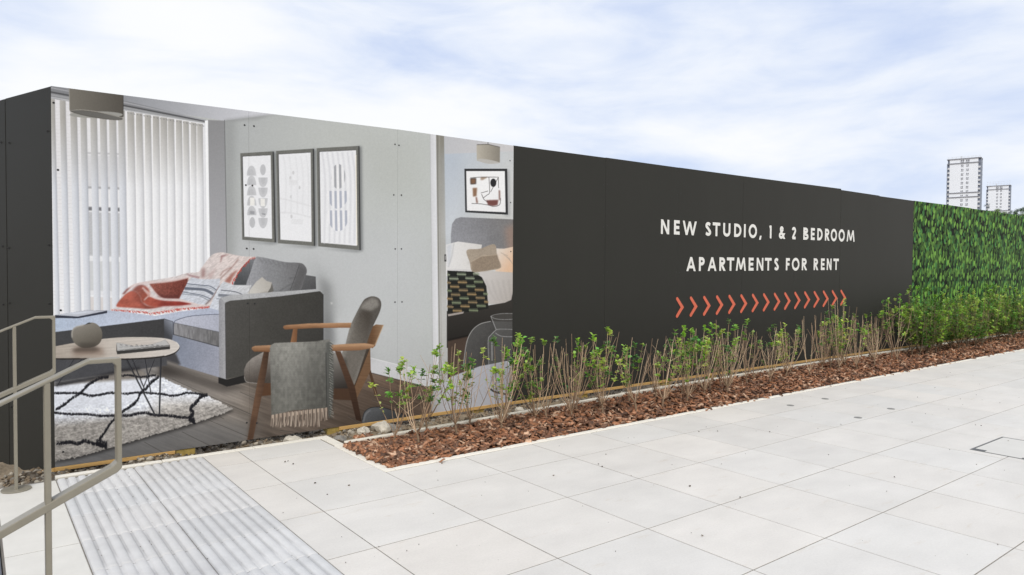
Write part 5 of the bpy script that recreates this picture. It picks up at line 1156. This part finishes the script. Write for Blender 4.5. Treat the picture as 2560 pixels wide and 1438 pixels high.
PL = [((985, 1106), 912, 'sparse', 'first sparse plant with bright leaf tufts at the left end of the bark bed', 0, 6),
      ((1048, 1112), 872, 'sparse', 'tall sparse plant second from the left end of the bark bed', .02, 8),
      ((1068, 1080), 925, 'sparse', 'thin plant leaning right close behind the second plant of the bark bed', .22, 6),
      ((1143, 1090), 858, 'mixed', 'plant with one thick upright stem below the picture of the door frame', .04, 13),
      ((1172, 1062), 880, 'leafy', 'leafy tangle below the picture of the white table', .1, 9),
      ((1253, 1076), 838, 'leafy', 'many stemmed plant in front of the printed glass carafe', .02, 20),
      ((1262, 1050), 870, 'mixed', 'slanting twigs just right of the printed carafe', .3, 9),
      ((1335, 1052), 842, 'leafy', 'bright leafed plant where the charcoal boards begin', -.02, 14),
      ((1366, 1050), 862, 'twiggy', 'bare twigs right of the bright plant where the charcoal boards begin', .05, 8),
      ((1431, 1044), 838, 'twiggy', 'dense bundle of bare upright twigs left of the lettering', -.03, 24),
      ((1440, 1030), 850, 'mixed', 'leafy twigs behind the dense bundle of bare twigs', .02, 10),
      ((1508, 1040), 822, 'leafy', 'tall leafy plant with a pale tip left of the lettering', .03, 14),
      ((1500, 1018), 850, 'twiggy', 'dark slanting twigs behind the tall leafy plant with a pale tip', -.25, 7),
      ((1573, 1008), 856, 'sparse', 'three thin stems standing in a gap of the row', .02, 5),
      ((1592, 1030), 848, 'mixed', 'low plant with stems fanning right beside the gap of the row', .16, 9),
      ((1655, 1020), 824, 'leafy', 'bushy plant with stems leaning right under the N of NEW', .12, 14),
      ((1640, 998), 850, 'twiggy', 'crossed twigs behind the bushy plant under the N of NEW', .2, 10),
      ((1716, 1006), 818, 'leafy', 'full green plant under the first arrow', .03, 16),
      ((1705, 985), 830, 'leafy', 'green tops behind the full plant under the first arrow', .02, 10),
      ((1757, 990), 826, 'mixed', 'slanted stems with small leaves under the third arrow', .2, 14),
      ((1775, 976), 832, 'leafy', 'small plant right of the slanted stems under the third arrow', .05, 9),
      ((1820, 984), 802, 'mixed', 'tall thicket of pale stems with a green top under the fifth arrow', .02, 24),
      ((1803, 968), 812, 'leafy', 'green crown behind the tall thicket under the fifth arrow', .0, 12),
      ((1868, 960), 822, 'twiggy', 'open bare twigs under the seventh arrow', .02, 10),
      ((1884, 952), 826, 'twiggy', 'short bare twigs beside the open ones under the eighth arrow', .1, 9),
      ((1924, 958), 830, 'twiggy', 'bare twigs with one low leaf between arrows eight and nine', .02, 12),
      ((1963, 944), 806, 'leafy', 'compact leafy plant under the tenth arrow', .0, 15),
      ((1978, 936), 812, 'mixed', 'yellow green twigs right behind the compact leafy plant', .05, 14),
      ((2026, 940), 792, 'twiggy', 'tall single bare twigs right of the compact leafy plant', .02, 7),
      ((2056, 930), 786, 'twiggy', 'wide fan of bare stems under the fourteenth arrow', .04, 20),
      ((2076, 922), 796, 'mixed', 'tangled stems right of the wide fan', .02, 14),
      ((2098, 926), 746, 'leafy', 'tallest yellow green plant reaching up to the last arrows', -.03, 20),
      ((2115, 915), 790, 'leafy', 'green crown right of the tallest plant', .02, 16),
      ((2142, 926), 788, 'twiggy', 'bare stems leaning in front of the last charcoal boards', .02, 16),
      ((2186, 916), 790, 'twiggy', 'reddish bare twigs fanning before the last charcoal seam', -.02, 20),
      ((2176, 898), 782, 'sparse', 'thin stems with a high leaf tuft behind the reddish twigs', -.15, 7),
      ((2244, 904), 736, 'sparse', 'open tall plant with separate tufts left of the ivy print', .02, 9),
      ((2228, 898), 752, 'sparse', 'slim plant just left of the open tall one', -.02, 7)]
for i, (p, t_, k, lb, ln, n_) in enumerate(PL): plant(p, t_, k, lb, None, ln, n_)
rr_ = np.random.RandomState(6)
for i in range(30):
    xx = 2275 + (i % 15) * 20 + rr_.uniform(-6, 6); back = i >= 15; yb = 893 - (xx - 2275) * .170 - (14 if back else 0) + rr_.uniform(-4, 4); tp = (738 if not back else 726) - (xx - 2275) * .03 + rr_.uniform(-14, 38)
    if i == 0: tp = 715
    plant((xx, yb), tp, 'dense', 'full leafy hedge plant in the thick row before the ivy print', 'leafy hedge plants before the ivy print', rr_.uniform(-.06, .08), int(rr_.uniform(11, 21)), 1.25)
x_ = 9.3 * 1.0
# continue the row beyond the frame edge
for i in range(5):
    xx = 2570 + i * 14; plant((xx, 838 - i * 2), 725, 'dense', 'full leafy hedge plant in the thick row before the ivy print', 'leafy hedge plants before the ivy print', 0, 9, 1.2)
# ================================================================= TOWER BLOCKS
M['render'] = mat('white cladding', srgb(240, 244, 252), .8, (.12, .02, 6))
M['band'] = mat('grey band', srgb(142, 144, 152), .8); M['recess'] = mat('balcony shade', srgb(120, 128, 146), .8, (.4, .2, 3)); M['side'] = mat('grey blue cladding', srgb(140, 148, 164), .8, (.3, .12, 4))
M['twin'] = mat('window glass', srgb(128, 130, 138), .3); M['bal'] = mat('balcony front', srgb(214, 216, 220), .8)
def tower(name_label, pxl, pxr, ytop, floors, mpp, base_drop, bands, first_dark, rail_h, yaw_vp=-50.5, depth_len=9.0, depth_frac=1):
    # local frame: u along the facade (left->right), w away from it
    dep = FPX * mpp
    def P3(p, d): v = RW @ np.array([(p[0] - IW / 2) / FPX, (p[1] - IH / 2) / FPX, 1.0]); return v * d
    A = P3((pxr, ytop), dep); z_top = A[2] + H
    # facade direction in world from the yaw of its vanishing point
    dv = RW @ np.array([math.sin(math.radians(yaw_vp)), 0, math.cos(math.radians(yaw_vp))]); u = -dv[:2] / np.linalg.norm(dv[:2])   # left -> right comes nearer
    # length so that the left end lands on pxl
    best = None
    for Lf in np.arange(5, 60, .1):
        q = A[:2] - u * Lf; c = RW.T @ np.array([q[0], q[1], A[2]]); xx = IW / 2 + FPX * c[0] / c[2]
        if xx <= pxl: best = Lf; break
    Lf = best or 24
    org = A[:2] - u * Lf; w = np.array([-u[1], u[0]]); 
    if w @ org < 0: w = -w
    root = empty('tower_block', (org[0], org[1], 0)); tag(root, name_label, 'tower block')
    ang = math.atan2(u[1], u[0]); root.rotation_euler = (0, 0, ang); flip = 1 if (np.array([-u[1], u[0]]) @ w) > 0 else -1
    fh = floors[0]; nf = floors[1]
    def bx(b, x0, x1, y0, y1, z0, z1): b.box((x0, min(y0 * flip, y1 * flip), z0), (x1, max(y0 * flip, y1 * flip), z1))
    e = Lf * .068
    b = MB(); bx(b, e, Lf - e, 0, depth_len, base_drop, z_top - .9); b.build('wall', M['render'], root)
    b = MB(); bx(b, .15, e - .02, .5, depth_len - 1, base_drop, z_top - 1.2); bx(b, Lf - e + .02, Lf - .15, .5, depth_len - 1, base_drop, z_top - 1.2); b.build('stair_core', M['recess'], root)
    for x0, x1 in ((.0, e - .03), (Lf - e + .03, Lf)):
        for k in range(nf):
            z = z_top - fh * (k + 1) - 1.4
            if k == 0: continue
            b = MB(); bx(b, x0, x1, -.05, 1.0, z - .1, z + 1.0); bx(b, x0, x1, 1.0, depth_len, z - .1, z + .15); b.build('balcony', M['bal'], root)
    b = MB(); bx(b, -.25, .12, -.05, depth_len, base_drop, z_top - 3.4); b.build('side_panel', M['side'], root)
    b = MB(); bx(b, Lf - .1, Lf + .2, .6, depth_len, base_drop, z_top - .6); b.build('side_panel', M['side'], root)
    b = MB(); bx(b, -.3, Lf + .3, -.35, depth_len + .3, z_top - .9, z_top - .35); b.build('roof_slab', M['band'], root)
    for k in bands:
        b = MB(); bx(b, 0, Lf - e * .2, -.30, .0, z_top - fh * k - .55, z_top - fh * k + .05); b.build('band', M['band'], root)
    for cxx in (.455, .615):
        for k in range(nf):
            z = z_top - fh * (k + .42) - 1.0
            b = MB(); xx = Lf * cxx; big = k == 0; wd = .62 if not big else .95
            bx(b, xx - wd, xx + wd, -.06, .1, z - .95 - (.3 if big else 0), z + .55 + (.2 if big else 0)); o = b.build('window', M['twin'], root)
            b = MB(); bx(b, xx - wd - .1, xx + wd + .1, -.16, -.061, z - .62, z - .38); bx(b, xx - .1, xx + .12, -.12, -.062, z - .3, z + .5); s_ = b.build('frame', M['render'], o)
    b = MB(); 
    for k in range(9): x = Lf * (.03 + .94 * k / 8); bx(b, x - .05, x + .05, .3, .4, z_top - .4, z_top - .4 + rail_h)
    bx(b, 0, Lf, .3, .38, z_top - .4 + rail_h - .08, z_top - .4 + rail_h); bx(b, 0, Lf, .3, .38, z_top - .4 + rail_h * .5, z_top - .4 + rail_h * .5 + .07); bx(b, Lf * .4, Lf * .43, 1, 2, z_top - .4, z_top + 1.2); b.build('roof_railing', M['bal'], root)
    return root
M['mast'] = mat('thin mast', srgb(190, 194, 204), .7)
tower('tall white tower block rising behind the ivy print, the nearer and larger of two', 2369.5, 2452, 391, (2.75, 26), .252, -30, (1.15, 8.02, 9.02), 1, 1.3)
tower('small white tower block to the right of the taller one', 2467, 2526, 461, (2.75, 24), .340, -30, (1.25, 7.9, 9.0), 1, 3.4, yaw_vp=-51)
# ================================================================= TREES BEYOND THE HOARDING
M['foliage'] = mat('tree foliage', (0, 0, 0), .7, (3, .2, 3), attr='tint'); M['trunk'] = mat('tree bark', srgb(92, 80, 68), .9, (4, .3, 5))
def tree(px, top, width_px, dist, cols, label, n=2600, seed=1):
    r = np.random.RandomState(seed); d = RW @ np.array([(px - IW / 2) / FPX, 0, 1.0]); x, y = d[0] * dist, d[1] * dist
    c = RW @ np.array([(px - IW / 2) / FPX, (top - IH / 2) / FPX, 1.0]); zt = c[2] * dist + H; rw = width_px / FPX * dist / 2
    root = empty('tree', (x, y, -.9)); tag(root, label, 'tree'); zt += .9
    cz = zt - rw * .9; V_, F2, C2 = [], [], []; k = 0
    clumps = [np.array([r.normal(0, .42), r.normal(0, .42), r.uniform(-.7, .62)]) for _ in range(16)]
    for i in range(n):
        c0 = clumps[r.randint(16)]; v = r.normal(size=3); v /= np.linalg.norm(v); p = (c0 + v * r.uniform(.16, .36)) * rw; p[2] *= .95; p[2] += cz
        if p[2] > zt: p[2] = zt - r.rand() * .3
        s = rw * r.uniform(.035, .07); u = r.normal(size=3); u /= np.linalg.norm(u); w = np.cross(u, v); w /= max(np.linalg.norm(w), 1e-3)
        V_ += [p - u * s, p + w * s * .6, p + u * s, p - w * s * .6]; F2.append((k, k + 1, k + 2, k + 3)); k += 4
        col = lin(cols[r.randint(len(cols))]) * r.uniform(.75, 1.15); C2 += [col] * 4
    link('crown', fast_mesh('crown', np.array(V_), np.array(F2), np.array(C2), nv=4), M['foliage'], root)
    b = MB(); m_ = 8; z1 = cz + rw * .2; b.v = [(rw * .07 * math.cos(q * 6.283 / m_), rw * .07 * math.sin(q * 6.283 / m_), 0) for q in range(m_)] + [(rw * .03 * math.cos(q * 6.283 / m_), rw * .03 * math.sin(q * 6.283 / m_), z1) for q in range(m_)]; b.f = [(q, (q + 1) % m_, (q + 1) % m_ + m_, q + m_) for q in range(m_)]
    for q in range(5):
        a_ = q * 1.25; zs = z1 * .55; k0 = len(b.v); e = np.array([math.cos(a_) * rw * .5, math.sin(a_) * rw * .5, z1 + rw * .1]); s0 = np.array([0, 0, zs]); t_ = rw * .02
        b.v += [tuple(s0 + [t_, 0, 0]), tuple(s0 + [0, t_, 0]), tuple(s0 - [t_, t_, 0]), tuple(e)]; b.f += [(k0, k0 + 1, k0 + 3), (k0 + 1, k0 + 2, k0 + 3), (k0 + 2, k0, k0 + 3)]
    b.build('trunk', M['trunk'], root)
G1 = [(70, 96, 52), (86, 112, 58), (104, 130, 72), (58, 80, 46)]; G2 = [(84, 98, 104), (74, 86, 92), (96, 110, 112)]; G3 = [(76, 98, 82), (92, 112, 94), (64, 86, 70)]
tree(2464, 509, 15, 260, G2, 'dark blue grey tree top between the two tower blocks', 900, 1)
tree(2494, 519, 34, 150, [(104, 130, 78), (86, 114, 62), (122, 146, 92)], 'round light green tree in front of the smaller tower block', 2200, 2)
tree(2534, 520, 30, 200, G3, 'muted green tree just right of the smaller tower block', 1800, 3)
tree(2556, 517, 38, 190, G3 + G1, 'dark green tree rising at the right edge of the photo', 2200, 4)
tree(2552, 531, 30, 120, [(120, 142, 84), (100, 126, 70)], 'low light green tree top at the right edge above the ivy print', 1500, 5)
